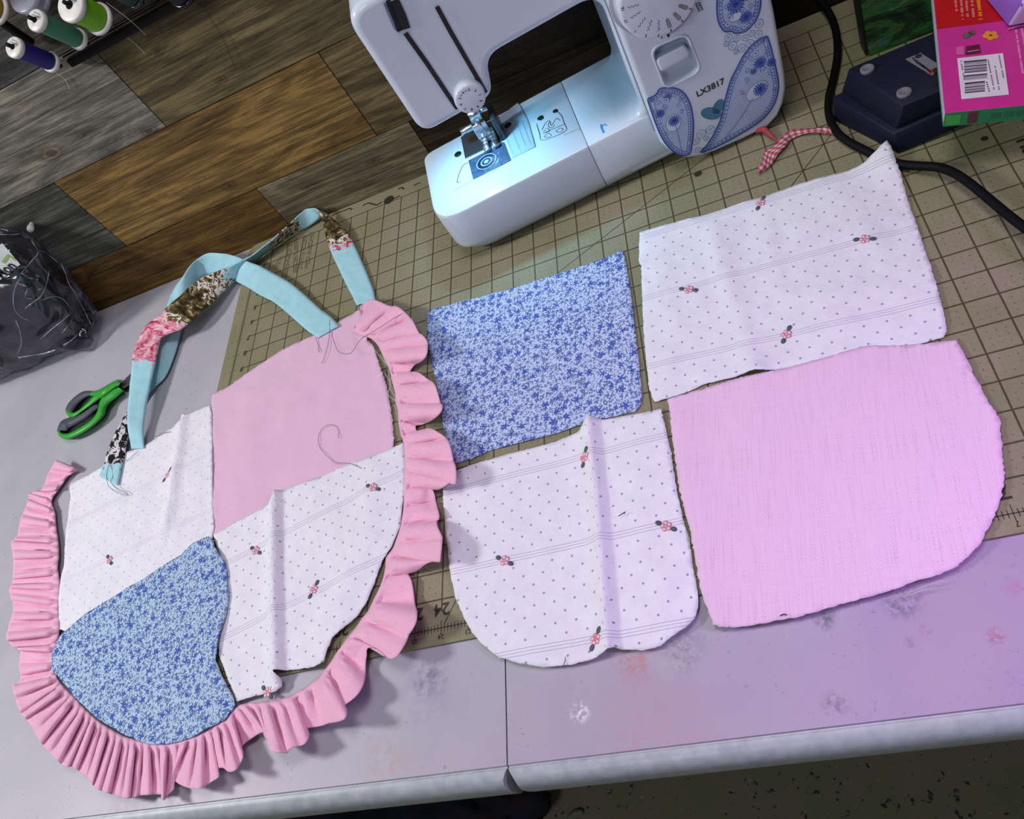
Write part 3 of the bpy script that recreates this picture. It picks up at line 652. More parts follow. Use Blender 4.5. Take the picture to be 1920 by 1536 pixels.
def strap(name, secs, label, ends=()):
    # secs: (u1, v1, u2, v2, z1, z2, brown, pink, black)
    fine = cr(secs, 6); m = MB(); grid = []; acc = 0; NV = 8
    for i, s in enumerate(fine):
        z1 = max(.0012, s[4]); z2 = max(.0012, s[5])
        A = onz(s[0], s[1], z1); B = onz(s[2], s[3], z2)
        if i: acc += ((A+B)/2-last).length
        last = (A+B)/2
        row = []
        nrm = (B-A).cross(Vector((0, 0, 1)))
        for k in range(NV+1):
            t = k/NV; p = A.lerp(B, t)
            e = abs(t-.5)*2
            p.z += -.0006*sm(.7, .95, e)+.0009*noise.noise(Vector((acc*60, t*2, 3)))
            p.z = max(p.z, .001)
            j = m.add(p); m.uv[j] = (t*.03, acc); m.col[j] = (max(0, min(2, s[6])), max(0, min(1, s[7])), max(0, min(1, s[8])), 1); row.append(j)
        grid.append(row)
    for r0, r1 in zip(grid, grid[1:]):
        for k in range(NV): m.face((r0[k], r0[k+1], r1[k+1], r1[k]))
    return tag(m.build(name, STRAP, solid=.0014), label, 'strap')
strap('fabric_strap', [
    (668, 572, 704, 564, .003, .003, 0, 0, 0), (660, 555, 700, 547, .0035, .0035, 0, 0, 0), (651, 538, 695, 531, .004, .004, 0, 0, 0), (629, 492, 679, 492, .005, .005, 0, 0, 0), (618, 467, 665, 461, .006, .006, .25, .5, 0),
    (611, 446, 651, 435, .008, .008, 1.6, .3, 0), (604, 416, 628, 413, .012, .012, 1.8, .1, 0), (594, 392, 606, 397, .020, .010, .6, 0, 0), (575, 391, 597, 411, .022, .006, .2, 0, 0), (562, 400, 578, 424, .024, .004, .1, 0, 0), (550, 411, 558, 433, .025, .003, .7, .2, 0), (529, 431, 535, 447, .024, .003, .8, .2, 0),
    (504, 452, 508, 466, .024, .003, .4, .3, 0), (479, 472, 484, 484, .024, .003, .1, 0, 0), (450, 489, 458, 505, .024, .003, .1, .3, 0), (405, 509, 425, 540, .028, .008, .7, .3, 0), (365, 531, 400, 565, .031, .014, 1.25, 0, 0),
    (330, 562, 372, 589, .032, .020, 1.9, 0, 0), (297, 592, 340, 617, .031, .022, .9, .6, 0), (272, 614, 307, 630, .029, .021, .1, 1, 0), (257, 644, 297, 645, .026, .020, 0, 1, 0), (250, 664, 294, 665, .024, .018, 0, .8, 0),
    (247, 696, 287, 699, .022, .016, 0, .2, 0), (242, 746, 277, 747, .020, .013, 0, 0, 0), (239, 790, 270, 790, .017, .009, 0, 0, 0), (243, 820, 269, 819, .010, .006, 0, 0, 0), (248, 842, 271, 841, .004, .004, 0, 0, 0)],
    'blue strap with brown and pink floral print, arching from the ruffle top to the scissors')
strap('fabric_strap', [
    (637, 612, 597, 634, .0046, .0046, 0, 0, 0), (620, 594, 583, 625, .005, .005, 0, 0, 0), (600, 579, 568, 613, .005, .004, 0, 0, 0), (567, 549, 540, 588, .007, .004, 0, 0, 0), (542, 529, 514, 567, .008, .004, 0, 0, 0), (510, 511, 487, 553, .010, .004, 0, 0, 0),
    (490, 500, 465, 539, .013, .003, 0, 0, 0), (465, 490, 440, 526, .018, .003, 0, 0, 0), (445, 481, 422, 518, .024, .002, 0, 0, 0), (420, 475, 404, 513, .027, .002, 0, 0, 0), (392, 474, 386, 515, .028, .002, 0, 0, 0), (370, 484, 372, 522, .028, .002, 0, 0, 0), (355, 499, 362, 537, .028, .002, 0, 0, 0),
    (337, 526, 352, 562, .022, .001, 0, 0, 0), (322, 551, 346, 588, .014, .001, 0, 0, 0), (312, 580, 340, 620, .012, .001, 0, 0, 0), (306, 612, 333, 648, .011, .001, 0, 0, 0), (300, 642, 325, 673, .010, .001, 0, 0, 0), (290, 685, 310, 707, .008, .001, 0, 0, .3),
    (272, 717, 284, 733, .006, .001, 0, 0, 0), (256, 746, 266, 758, .005, .001, 0, 0, .5), (238, 775, 252, 784, .004, .001, 0, 0, 1), (220, 805, 242, 815, .005, .004, 0, 0, 1), (205, 840, 235, 845, .005, .005, 0, 0, 1), (196, 868, 230, 868, .005, .005, 0, 0, .55), (187, 893, 221, 910, .0058, .0058, 0, 0, 0)],
    'turquoise blue strap looping behind the other, frayed end on white dotted piece')

# ------------------------------------------------------------------ sewing machine
AG = math.radians(9.5); E1 = Vector((math.cos(AG), math.sin(AG), 0)); E2 = Vector((-math.sin(AG), math.cos(AG), 0)); MO = E1*-.0636+E2*.431
def lw(s, d, z): return MO+E1*s+E2*d+Vector((0, 0, z))
def mzt(u, v, z): p = onz(u, v, z)-MO; return p.dot(E1), p.dot(E2)
def mdt(u, v, d):
    r = ray(u, v); k = (d-(CAM-MO).dot(E2))/r.dot(E2); p = CAM+r*k-MO; return p.dot(E1), p.z
ROOT = thing('sewing_machine', tuple(lw(.2, .06, 0)), 'white sewing machine with blue paisley front panel standing on the mat', 'sewing machine')
BZ = .070; DB = .130
def prism(outl, d0, d1, mi=0):
    m = MB(); a = [m.add(lw(s, d0, z)) for s, z in outl]; b = [m.add(lw(s, d1, z)) for s, z in outl]
    m.face(a[::-1], mi); m.face(b, mi); n = len(outl)
    for i in range(n): m.face((a[i], a[(i+1) % n], b[(i+1) % n], b[i]), mi)
    return m
def fillet(P, R, n=6):       # round polygon corners, R radius per corner
    out = []
    N = len(P)
    for i in range(N):
        p = Vector(P[i]); a = Vector(P[i-1])-p; b = Vector(P[(i+1) % N])-p; r = R[i] if isinstance(R, (list, tuple)) else R
        if r <= 0: out.append(tuple(p)); continue
        ang = a.angle(b); t = min(r/math.tan(ang/2), a.length*.49, b.length*.49); s_, e_ = p+a.normalized()*t, p+b.normalized()*t
        for k in range(n+1):
            x = k/n; out.append(tuple(s_*(1-x)**2+p*2*x*(1-x)+e_*x*x))
    return out
# bed: plan outline lofted through levels
def bed(s0, s1, left_round):
    m = MB(); rings = []
    lv = [(.004, .012), (.010, .007), (.020, .0008), (.024, 0), (.066, 0), (.0690, .0010), (BZ, .0035)]
    for z, ins in lv:
        if left_round: P = fillet([(s0+ins, ins), (s1, ins), (s1, DB-ins*.3), (s0+ins, DB-ins*.3)], [.036, 0, 0, .012], 8)
        else: P = [(s0, ins), (s1, ins), (s1, DB-ins*.3), (s0, DB-ins*.3)]
        rings.append([m.add(lw(a, b, z)) for a, b in P])
    n = len(rings[0])
    for a, b in zip(rings, rings[1:]):
        for k in range(n): m.face((a[k], a[(k+1) % n], b[(k+1) % n], b[k]))
    m.face(rings[0][::-1]); m.face(rings[-1]); return m
part(bed(0, .1777, True), 'extension_bed', SHELL, ROOT, bevel=.0012, seg=2, angle=25)
part(bed(.1783, .262, False), 'base_bed', SHELL, ROOT, bevel=.0012, seg=2, angle=25)
# C-shaped head, arm and column
OUT = fillet([(.375, .008), (.375, .300), (.041, .300), (.0415, .166), (.119, .1665), (.130, .2035), (.2415, .2035), (.2405, .0706), (.205, .0698), (.205, .010)], [.01, .012, .022, .016, .016, .020, .020, .030, 0, 0], 8)
part(prism(OUT, .0015, .125), 'arm_and_column', SHELL, ROOT, bevel=.012, seg=6, angle=50, wn=True)
# front control panel of the column
PD = -.018
pb = [mdt(u, v, PD) for u, v in ((1240, 270), (1258, 286), (1275, 295), (1292, 298), (1315, 294), (1340, 286), (1395, 262), (1440, 240), (1460, 218), (1470, 195), (1475, 165), (1473, 140))]
pan = [(.2445, .298), (.2445, .10)]+pb+[(.3765, .12), (.3765, .298)]
pnl = part(prism(pan, PD, .012), 'control_panel', SHELL2, ROOT, bevel=.0045, seg=4, angle=50)
def carve(o, cut):       # cut a pocket into a part for good, no cutter stays behind
    cu = part(cut, 'cutter', SHELL2, ROOT, smooth=False)
    md = o.modifiers.new('pocket', 'BOOLEAN'); md.operation = 'DIFFERENCE'; md.object = cu; md.solver = 'EXACT'
    bpy.context.view_layer.update(); dg = bpy.context.evaluated_depsgraph_get()
    me = bpy.data.meshes.new_from_object(o.evaluated_get(dg)); o.modifiers.clear(); old = o.data; o.data = me; me.set_sharp_from_angle(angle=math.radians(40)); md = o.modifiers.new('weighted', 'WEIGHTED_NORMAL'); md.weight = 100; md.keep_sharp = True
    bpy.data.objects.remove(cu); bpy.data.meshes.remove(old)
RC = fillet([mdt(u, v, PD) for u, v in ((1222, 93), (1286, 66), (1312, 131), (1249, 163))], .0085, 7)
RCC = Vector((sum(p[0] for p in RC)/len(RC), sum(p[1] for p in RC)/len(RC)))
cut = MB(); rr_ = []
for k, dd in ((1.06, PD-.003), (1.0, PD), (.84, PD+.0115)): rr_.append([cut.add(lw(RCC.x+(p[0]-RCC.x)*k, dd, RCC.y+(p[1]-RCC.y)*k)) for p in RC])
for a_, b_ in zip(rr_, rr_[1:]):
    for k in range(len(RC)): cut.face((a_[k], a_[(k+1) % len(RC)], b_[(k+1) % len(RC)], b_[k]))
cut.face(rr_[0][::-1]); cut.face(rr_[-1])
carve(pnl, cut)
mb = MB(); mb.line([lw(.2440, -.0010, z) for z in (.298, .2, .1, .05)], .0012, -E2, 0); mb.line([lw(.178, -.0003, z) for z in (.024, .0655)], .0007, -E2, 0)
mb.line([lw(s, d, BZ+.0002) for s, d in ((.178, .003), (.178, .03), (.175, .034), (.16, .036))], .0007, (0, 0, 1), 0)
part(mb, 'panel_seam', GREYP, ROOT, smooth=False)
# head slots
def hl(*uv): return [lw(mdt(u, v, -.0003)[0], -.0003, mdt(u, v, -.0003)[1]) for u, v in uv]
mb = MB(); mb.line(hl((760, 62), (800, 118), (844, 184), (858, 204)), .0042, -E2); mb.line(hl((735, 2), (748, 30), (757, 56)), .012, -E2); mb.line(hl((727, 0), (742, 40), (752, 57)), .004, -E2)
mb.line(hl((819, 12), (845, 60), (875, 112), (911, 174)), .0040, -E2)
part(mb, 'thread_slot', BLACK, ROOT, smooth=False)
mb = MB(); mb.line(hl((724, 4), (735, 30), (744, 52), (752, 57)), .0055, -E2)
part(mb, 'take_up_lever', plain('grey_lever', (.2, .21, .3), .35), ROOT, smooth=False)
# tension dial
ds, dz = mdt(882, 187, -.010)
mb = MB(); n = 72
prof = [(.0, .0152), (.009, .0148), (.0105, .0138), (.0108, .0125)]
mb.lathe(lw(ds, .001, dz), -E2, prof, n, 0)
for i, v in enumerate(mb.v):          # knurled rim
    k = i % n
    if i < n*2 and k % 2: v += (lw(ds, 0, dz)-v).normalized()*.0006 if True else v
dial = part(mb, 'tension_dial', SHELL2, ROOT)
mb = MB()
for k, ch in enumerate('0 1 2 3 4 5 6 7 8 9'.split()):
    a = math.radians(-38+36*k); c = lw(ds+.0098*math.cos(a), -.0100, dz+.0098*math.sin(a)); mb.text(ch, .0034, c, E1*math.cos(a-1.57)+Vector((0, 0, 1))*math.sin(a-1.57), E1*math.cos(a)+Vector((0, 0, 1))*math.sin(a), 0, bold=.0001)
for k in (3.5, 4.5):
    a = math.radians(-38+36*k); mb.line([lw(ds+.0098*math.cos(a+q), -.0100, dz+.0098*math.sin(a+q)) for q in (-.12, .12)], .0006, -E2, 0)
part(mb, 'dial_numbers', INKB, dial, smooth=False)
# needle plate, bobbin cover, presser foot
def bz(u, v, h=0.): s, d = mzt(u, v, BZ+h); return lw(s, d, BZ+h)
def plate(pts, h, t0=0.):
    m = MB(); a = [m.add(bz(u, v, h)) for u, v in pts]; b = [m.add(bz(u, v, h)-Vector((0, 0, h-t0+.0005))) for u, v in pts]; nrm = (m.v[a[1]]-m.v[a[0]]).cross(m.v[a[2]]-m.v[a[1]])
    if nrm.z < 0: a.reverse(); b.reverse()
    m.face(a); m.face(b[::-1]); n = len(a)
    for i in range(n): m.face((b[i], b[(i+1) % n], a[(i+1) % n], a[i]))
    return m
part(plate([(864, 257), (933, 218), (945, 262), (872, 297)], .0012), 'needle_plate', STEEL, ROOT, smooth=False)
mb = plate([(878, 301), (945, 266), (958, 300), (887, 336)], .0008)
cov = part(mb, 'bobbin_cover', plain('smoky_bobbin_cover', (.06, .09, .16), .12, 0, .6, .3, 160), ROOT, smooth=False)
mb = MB(); c = bz(912, 303, .0012); mb.disc(c, .0125, E1, E2, 0, 28); mb.ring(c+Vector((0, 0, .0002)), .0122, .0012, E1, E2, 1); mb.ring(c+Vector((0, 0, .0002)), .007, .0016, E1, E2, 1); mb.disc(c+Vector((0, 0, .0003)), .003, E1, E2, 1)
part(mb, 'bobbin', [plain('dark_bobbin_case', (.015, .02, .06), .2), plain('pale_bobbin_thread', (.3, .36, .45), .4)], cov, smooth=False)
mb = MB()
for q in range(5): mb.line([bz(905+q*2, 318+q*2.2, .0010), bz(935+q*1.5, 303+q*2, .0010)], .0006, (0, 0, 1))
part(mb, 'cover_ridges', GREYP, cov, smooth=False)
mb = plate([(936, 220), (970, 193), (976, 200), (989, 225), (1003, 275), (960, 296)], .0006)
rp = part(mb, 'measure_plate', plain('clear_measure_plate', (.38, .46, .56), .15, 0, .6, .05), ROOT, smooth=False)
mb = MB()
for k, (a, b) in enumerate((((945, 250), (962, 288)), ((958, 240), (974, 280)), ((968, 228), (985, 272)), ((979, 226), (994, 268)))): mb.line([bz(*a, .0009), bz(*b, .0009)], .0004, (0, 0, 1))
mb.line([bz(1003, 275, .0009), bz(961, 296, .0009), bz(850, 358, .0003)], .0005, (0, 0, 1)); mb.line([bz(970, 193, .0009), bz(976, 200, .0009), bz(989, 225, .0009), bz(1003, 275, .0009)], .0010, (0, 0, 1))
part(mb, 'plate_scale', GREYP, rp, smooth=False)
for u, v in ((859, 290), (953, 236)):
    mb = MB(); mb.lathe(bz(u, v), (0, 0, 1), [(0, .0042), (.0012, .0042), (.0016, .0036)], 20, 0); p = bz(u, v, .0019); mb.line([p-E1*.003+E2*.001, p+E1*.003-E2*.001], .001, (0, 0, 1), 1)
    part(mb, 'plate_screw', [plain('dark_screw', (.05, .06, .08), .25, .8), CHROME], ROOT)
NS, ND = .083, .085
mb = MB(); mb.tube([lw(NS, ND, .17), lw(NS, ND, .110)], .0032, 0, 14); mb.box((NS-.006, ND-.006, .106), (NS+.006, ND+.006, .118), 0, lw); mb.tube([lw(NS, ND, .107), lw(NS, ND, .078)], [.0011, .0006], 0, 8)
mb.tube([lw(NS+.004, ND, .112), lw(NS+.015, ND-.002, .112)], .0026, 0, 12)
part(mb, 'needle_bar', CHROME, ROOT)
mb = MB(); mb.tube([lw(NS-.004, ND+.012, .17), lw(NS-.004, ND+.012, .090)], .0036, 0, 14); mb.box((NS-.010, ND+.002, .080), (NS+.006, ND+.014, .098), 0, lw); mb.tube([lw(NS-.010, ND+.01, .094), lw(NS-.024, ND+.01, .094)], .0042, 0, 12)
mb.box((NS-.009, ND-.016, .0735), (NS-.002, ND+.010, .0765), 0, lw); mb.box((NS+.002, ND-.016, .0735), (NS+.009, ND+.010, .0765), 0, lw); mb.box((NS-.009, ND+.002, .0735), (NS+.009, ND+.010, .082), 0, lw); mb.tube([lw(NS-.009, ND+.006, .083), lw(NS+.009, ND+.006, .083)], .002, 0, 10)
part(mb, 'presser_foot', CHROME, ROOT, bevel=.0006, seg=2)
mb = MB(); mb.box((NS+.012, ND-.006, .072), (NS+.018, ND+.024, .100), 0, lw); part(mb, 'buttonhole_lever', plain('dark_foot_part', (.03, .025, .03), .35), ROOT, bevel=.001)
mb = MB(); mb.lathe(lw(.060, .055, .1675), (0, 0, -1), [(0, .007), (.002, .007), (.003, .005)], 20)
t = NT('blue_white_led_lens'); t.set(t.b.inputs['Emission Color'], (.35, .8, 1.)); t.set(t.b.inputs['Emission Strength'], 8.)
part(mb, 'work_light', t.out((.8, .95, 1.), .3), ROOT)
sp = bpy.data.lights.new('sewing_light', 'SPOT'); sp.energy = 1.05; sp.color = (.24, .70, 1.); sp.spot_size = math.radians(135); sp.spot_blend = 1.; sp.shadow_soft_size = .008
so = bpy.data.objects.new('sewing_light', sp); COL.objects.link(so); so.location = lw(.060, .052, .160); so.rotation_euler = (math.radians(-6), math.radians(-14), 0)
# thread-cutter mark, icon sheet and blue ink on the bed
mb = MB(); mb.line([bz(*p, .0003) for p in cr([(878, 305), (868, 310), (861, 325), (857, 342), (864, 340)], 4)], .0009, (0, 0, 1)); part(mb, 'thread_cutter_mark', INKB, ROOT, smooth=False); mb = MB()
for poly in ([(1007, 222), (1012, 217), (1018, 216), (1020, 222), (1014, 226), (1008, 225)], [(1036, 208), (1042, 204), (1047, 206), (1044, 211), (1037, 212)]): mb.poly([bz(*p, .0003) for p in (poly if True else poly)][::-1] if (bz(*poly[1])-bz(*poly[0])).cross(bz(*poly[2])-bz(*poly[1])).z < 0 else [bz(*p, .0003) for p in poly])
for pts in ([(1016, 244), (1022, 232), (1030, 226), (1034, 236), (1040, 226), (1044, 222), (1050, 226)], [(1018, 248), (1026, 240), (1030, 246), (1022, 249)], [(1030, 228), (1028, 236), (1034, 240), (1040, 234)], [(1006, 232), (1012, 252), (1018, 263), (1060, 246), (1058, 232), (1052, 216), (1040, 205)], [(1018, 250), (1060, 232)], [(1020, 256), (1028, 250), (1034, 254), (1026, 258), (1020, 256)], [(1042, 246), (1050, 240), (1056, 243), (1048, 248), (1042, 246)]):
    mb.line([bz(*p, .0003) for p in cr(pts, 3)], .0006, (0, 0, 1))
part(mb, 'threading_diagram', INKB, ROOT, smooth=False)
mb = MB(); mb.line([bz(*p, .0003) for p in ((1127, 233), (1128, 240), (1132, 249))], .0022, (0, 0, 1)); mb.line([bz(*p, .0003) for p in ((1128, 238), (1133, 233), (1138, 235))], .0014, (0, 0, 1))
part(mb, 'blue_paint_mark', plain('blue_paint', (.05, .35, .75), .5), ROOT, smooth=False)
# stitch selector dial, reverse lever
def pn(u, v, off=0.): s, z = mdt(u, v, PD-off); return lw(s, PD-off, z)
UP = Vector((0, 0, 1))
cs_, cz_ = .2835, .1925
mb = MB(); mb.lathe(lw(cs_, PD+.001, cz_), -E2, [(0, .0395), (.0015, .0385)], 64); part(mb, 'dial_recess', plain('grey_recess', (.36, .37, .44), .35), ROOT)
mb = MB(); mb.lathe(lw(cs_, PD-.0005, cz_), -E2, [(0, .0365), (.011, .0350), (.0135, .0335), (.014, .0315)], 64); sd_ = part(mb, 'stitch_dial', plain('lilac_white_dial', (.68, .70, .80), .3), ROOT)
mb = MB()
FD = PD-.0147
def dp(a, r): a = math.radians(a); return lw(cs_+r*math.cos(a), FD, cz_+r*math.sin(a))
for k in range(17):
    a = -150+k*21; c0 = math.radians(a); uu = E1*math.cos(c0-1.57)+UP*math.sin(c0-1.57); vv = E1*math.cos(c0)+UP*math.sin(c0)
    if k in (3, 4, 5): 
        mb.line([dp(a-3, .020), dp(a-3, .028), dp(a+3, .028), dp(a+3, .020)], .0006, -E2)
        mb.line([dp(a, .019), dp(a, .029)], .0006, -E2)
    else:
        mb.line([dp(a+(2.2 if i % 2 else -2.2), .0175+.0016*i) for i in range(7)], .0005, -E2)
    mb.text(str(k+1), .0036, dp(a, .0315 if k not in (3, 4, 5) else .0312), -uu if False else uu, vv, 0, bold=.00008)
mb.line([dp(a, .0335) for a in range(-96, -40, 4)], .0005, -E2)
part(mb, 'stitch_symbols', INKB, sd_, smooth=False)
mb = MB(); rings = []
for k, dd in ((1.13, PD+.0005), (1.12, PD-.0012), (1.07, PD-.0014), (1.02, PD-.0006), (1.005, PD+.0015)):
    rings.append([mb.add(lw(RCC.x+(p[0]-RCC.x)*k, dd, RCC.y+(p[1]-RCC.y)*k)) for p in RC])
for a, b in zip(rings, rings[1:]):
    for k in range(len(RC)): mb.face((a[k], a[(k+1) % len(RC)], b[(k+1) % len(RC)], b[k]))
part(mb, 'reverse_recess', SHELL2, ROOT)
mb = MB(); R1 = fillet([mdt(u, v, PD-.003) for u, v in ((1230, 113), (1287, 86), (1296, 106), (1240, 137))], .004, 5)
c2 = Vector((sum(p[0] for p in R1)/len(R1), sum(p[1] for p in R1)/len(R1))); n1 = len(R1); rings = []
for k, dd, dzz in ((.80, PD-.0032, .0012), (1.0, PD-.0018, 0), (1.05, PD+.011, -.003)): rings.append([mb.add(lw(c2.x+(p[0]-c2.x)*(.5+.5*k), dd, c2.y+(p[1]-c2.y)*k+dzz)) for p in R1])
mb.face(rings[0])
for a, b in zip(rings, rings[1:]):
    for k in range(n1): mb.face((a[k], b[k], b[(k+1) % n1], a[(k+1) % n1]))
mb.face(rings[-1][::-1])
part(mb, 'reverse_lever', SHELL, ROOT, bevel=.0008, seg=2, angle=25)
mb = MB(); mb.text('LX3817', .0088, pn(1332, 165, .0006), E1, UP, 0, bold=.0002); part(mb, 'model_lettering', INKB, ROOT, smooth=False); mb = MB(); mb.line([pn(*p, .0006) for p in cr([(1241, 73), (1242, 64), (1247, 59), (1252, 60), (1253, 66)], 4)], .0010, -E2); mb.poly([pn(1249, 64, .0006), pn(1257, 66, .0006), pn(1253, 71, .0006)]); part(mb, 'reverse_arrow', INKB, ROOT, smooth=False); mb = MB()
for k in range(4): mb.line([pn(1305+k*2, 8+k*4, .0006), pn(1312+k*2, 5+k*4, .0006)], .0006, -E2)
mb.line([pn(1304, 7, .0006), pn(1311, 22, .0006)], .0006, -E2); mb.line([pn(1312, 5, .0006), pn(1318, 19, .0006)], .0006, -E2)
part(mb, 'stitch_icon', INKB, ROOT, smooth=False)

# paisley print on the panel
def paisley():
    m = MB(); O = [0.00035]
    def z8(x, y): return (1100+x/4.8, y/4.8)
    def P3(pt, off): return lw(pt[0], PD-off, pt[1])
    def px(pts): return [Vector(mdt(*z8(*p), PD)) for p in pts]
    def closed(pts, n=5):
        q = pts[-2:]+pts+pts[:2]; f = cr([tuple(p) for p in q], n); return [Vector(p) for p in f[2*n:-2*n]]
    def inset(C, d):
        N = len(C); area2 = sum(C[i].x*C[(i+1) % N].y-C[(i+1) % N].x*C[i].y for i in range(N)); sg = 1 if area2 > 0 else -1
        out = []
        for i in range(N):
            t = C[(i+1) % N]-C[i-1]
            if t.length < 1e-9: out.append(C[i]); continue
            t.normalize(); out.append(C[i]+Vector((-t.y, t.x))*d*sg)
        return out
    def fill(C, off, mi):
        m.face([m.add(P3(p, off)) for p in C], mi)
    def loop(C, wd, off, mi): m.line([P3(p, off) for p in C+C[:1]], wd, -E2, mi)
    def along(C, step):
        out = []; acc = 0
        for a, b in zip(C, C[1:]+C[:1]):
            L = (b-a).length; acc += L
            if acc > step: out.append(b); acc = 0
        return out
    def clip(p): return p.x < .3755 and p.x > .2455
    def rosette(c, r, off, mi):
        c = Vector(mdt(*z8(*c), PD)); m.disc(P3(c, off), r*.45, E1, UP, mi, 10)
        for k in range(15):
            a = 2*math.pi*k/15
            for q in (.6, .85): m.disc(P3(c+Vector((math.cos(a+q), math.sin(a+q)))*r*q, off), r*.13, E1, UP, mi, 6)
            m.line([P3(c, off), P3(c+Vector((math.cos(a), math.sin(a)))*r, off)], r*.07, -E2, mi)
    def paisl(pts, eyes, zone=0):
        C = closed(px(pts)); fill(C, .0003, 0); loop(inset(C, .0006), .0017, .00045, 1); loop(inset(C, .0024), .0007, .00045, 2); loop(inset(C, .0053), .0007, .00045, 2)
        for p in along(inset(C, .0034), .0024): 
            m.disc(P3(p, .00045), .0009, E1, UP, 2, 7)
        for p in along(inset(C, .0046), .0012): m.disc(P3(p, .00045), .00040, E1, UP, 2, 5)
        inn = inset(C, .0060); IC = [(p.x, p.y) for p in inn]
        xs = [p[0] for p in IC]; ys = [p[1] for p in IC]; y = min(ys); r = 0
        while y < max(ys):
            x = min(xs)+(r % 2)*.0011
            while x < max(xs):
                if inpoly(x, y, IC): m.disc(P3((x+random.uniform(-.0002, .0002), y+random.uniform(-.0002, .0002)), .0004), .00042, E1, UP, 2, 5)
                x += .0022
            y += .0019; r += 1
        for (ex, ey, rx, ry, rot) in eyes:
            c = Vector(mdt(*z8(ex, ey), PD)); ca, sa = math.cos(rot), math.sin(rot)
            U_ = E1*ca+UP*sa; V_ = -E1*sa+UP*ca
            m.disc(P3(c, .0005), rx, U_, V_, 4, 20, ry); m.ring(P3(c, .00055), rx, .0005, U_, V_, 2, 22, ry)
    def scroll(cx, cy, r, mi=2, sg=1, rot=0.):
        m.line([pn(*z8(cx+r*(1-k/22)*math.cos(rot+sg*k*.42), cy+r*(1-k/22)*math.sin(rot+sg*k*.42)), .0006) for k in range(20)], .0005, -E2, mi)
    def bud(cx, cy, r):
        c = pn(*z8(cx, cy), .00055); rr = r/4.8*.0006; m.disc(c, rr, E1, UP, 4, 14); m.ring(c-E2*.0001, rr, .0004, E1, UP, 2, 14); m.disc(c-E2*.0001, rr*.4, E1, UP, 3, 8)
    paisl([(545, 905), (585, 868), (622, 845), (650, 800), (700, 785), (780, 788), (845, 808), (900, 862), (940, 950), (962, 1080), (962, 1200), (950, 1300), (930, 1385), (860, 1400), (790, 1375), (720, 1310), (660, 1215), (600, 1070)], [(780, 1105, .0078, .0095, -.35)])
    rosette((785, 1085), .0062, .0006, 3); rosette((660, 1020), .0048, .0006, 3); rosette((730, 870), .0044, .0005, 2)
    for a, b in (((800, 1130), (830, 1240)), ((830, 1240), (860, 1380))): m.line([pn(*z8(*a), .0006), pn(*z8(*b), .0006)], .0006, -E2, 2)
    paisl([(1630, 325), (1560, 345), (1480, 405), (1405, 500), (1342, 620), (1292, 720), (1245, 880), (1205, 1060), (1140, 1205), (1075, 1305), (1020, 1372), (1120, 1345), (1300, 1255), (1480, 1150), (1600, 1060), (1690, 935), (1728, 800), (1722, 690), (1690, 540), (1655, 400)], [(1530, 815, .0118, .0082, .35)])
    rosette((1560, 800), .0072, .0006, 3); rosette((1560, 560), .0062, .0006, 3); rosette((1660, 560), .0046, .0006, 3); rosette((1500, 640), .0036, .0006, 2)
    m.line([pn(*z8(*p), .0006) for p in cr([(1500, 880), (1420, 1010), (1330, 1140), (1240, 1250)], 4)], .0006, -E2, 2)
    paisl([(1172, -90), (1168, 0), (1166, 80), (1176, 180), (1210, 255), (1250, 288), (1300, 285), (1340, 302), (1420, 288), (1480, 240), (1540, 150), (1566, 60), (1566, -30), (1520, -140), (1400, -200), (1260, -170)], [(1340, 150, .006, .0042, 0)])
    rosette((1340, 40), .008, .0006, 3); rosette((1430, 150), .0058, .0006, 3); rosette((1430, -60), .007, .0006, 3)
    for a_ in ((700, 850, 34, 2, 1, 0), (780, 860, 32, 2, -1, 1), (850, 900, 26, 2, 1, 2), (640, 930, 30, 2, -1, 0), (860, 1000, 24, 2, 1, 1), (620, 1000, 24, 3, 1, 2), (700, 960, 30, 3, -1, 2), (720, 1200, 24, 2, 1, 0), (1480, 520, 34, 2, 1, 0), (1620, 480, 30, 2, -1, 1), (1590, 620, 34, 3, 1, 2), (1450, 640, 30, 3, -1, 0), (1650, 650, 26, 2, 1, 1), (1440, 720, 28, 2, -1, 2), (1400, 830, 24, 2, 1, 0), (1690, 800, 22, 2, 1, 0), (1260, 60, 30, 2, 1, 0), (1290, 150, 32, 3, -1, 1), (1390, 200, 30, 2, 1, 2), (1480, 60, 30, 2, -1, 0), (1500, 130, 24, 3, 1, 1), (1400, 90, 28, 2, -1, 0)): scroll(*a_)
    for b_ in ((720, 900, 20), (820, 950, 18), (650, 1070, 18), (680, 1140, 18), (1520, 480, 22), (1580, 520, 18), (1640, 590, 20), (1500, 580, 18), (1300, 90, 20), (1360, 60, 18), (1460, 110, 18), (1420, 240, 20), (1270, 220, 20)): bud(*b_)
    for (cx, cy, r) in ((1275, 340, 30), (1312, 412, 32), (1392, 432, 30), (1470, 392, 30), (1545, 308, 30), (1553, 212, 32), (1350, 345, 24), (1430, 340, 24), (1490, 300, 22), (1030, 1205, 36), (1110, 1168, 34), (985, 1275, 28), (1075, 1245, 22), (1000, 1350, 26), (1255, 395, 20), (1345, 465, 20)):
        c = pn(*z8(cx, cy), .0002); rr = r/4.8*.00062
        m.disc(c, rr, E1, UP, 5, 18); m.ring(c-E2*.0001, rr, .00045, E1, UP, 2, 18); m.ring(c-E2*.0001, rr*.36, .0004, E1, UP, 2, 10)
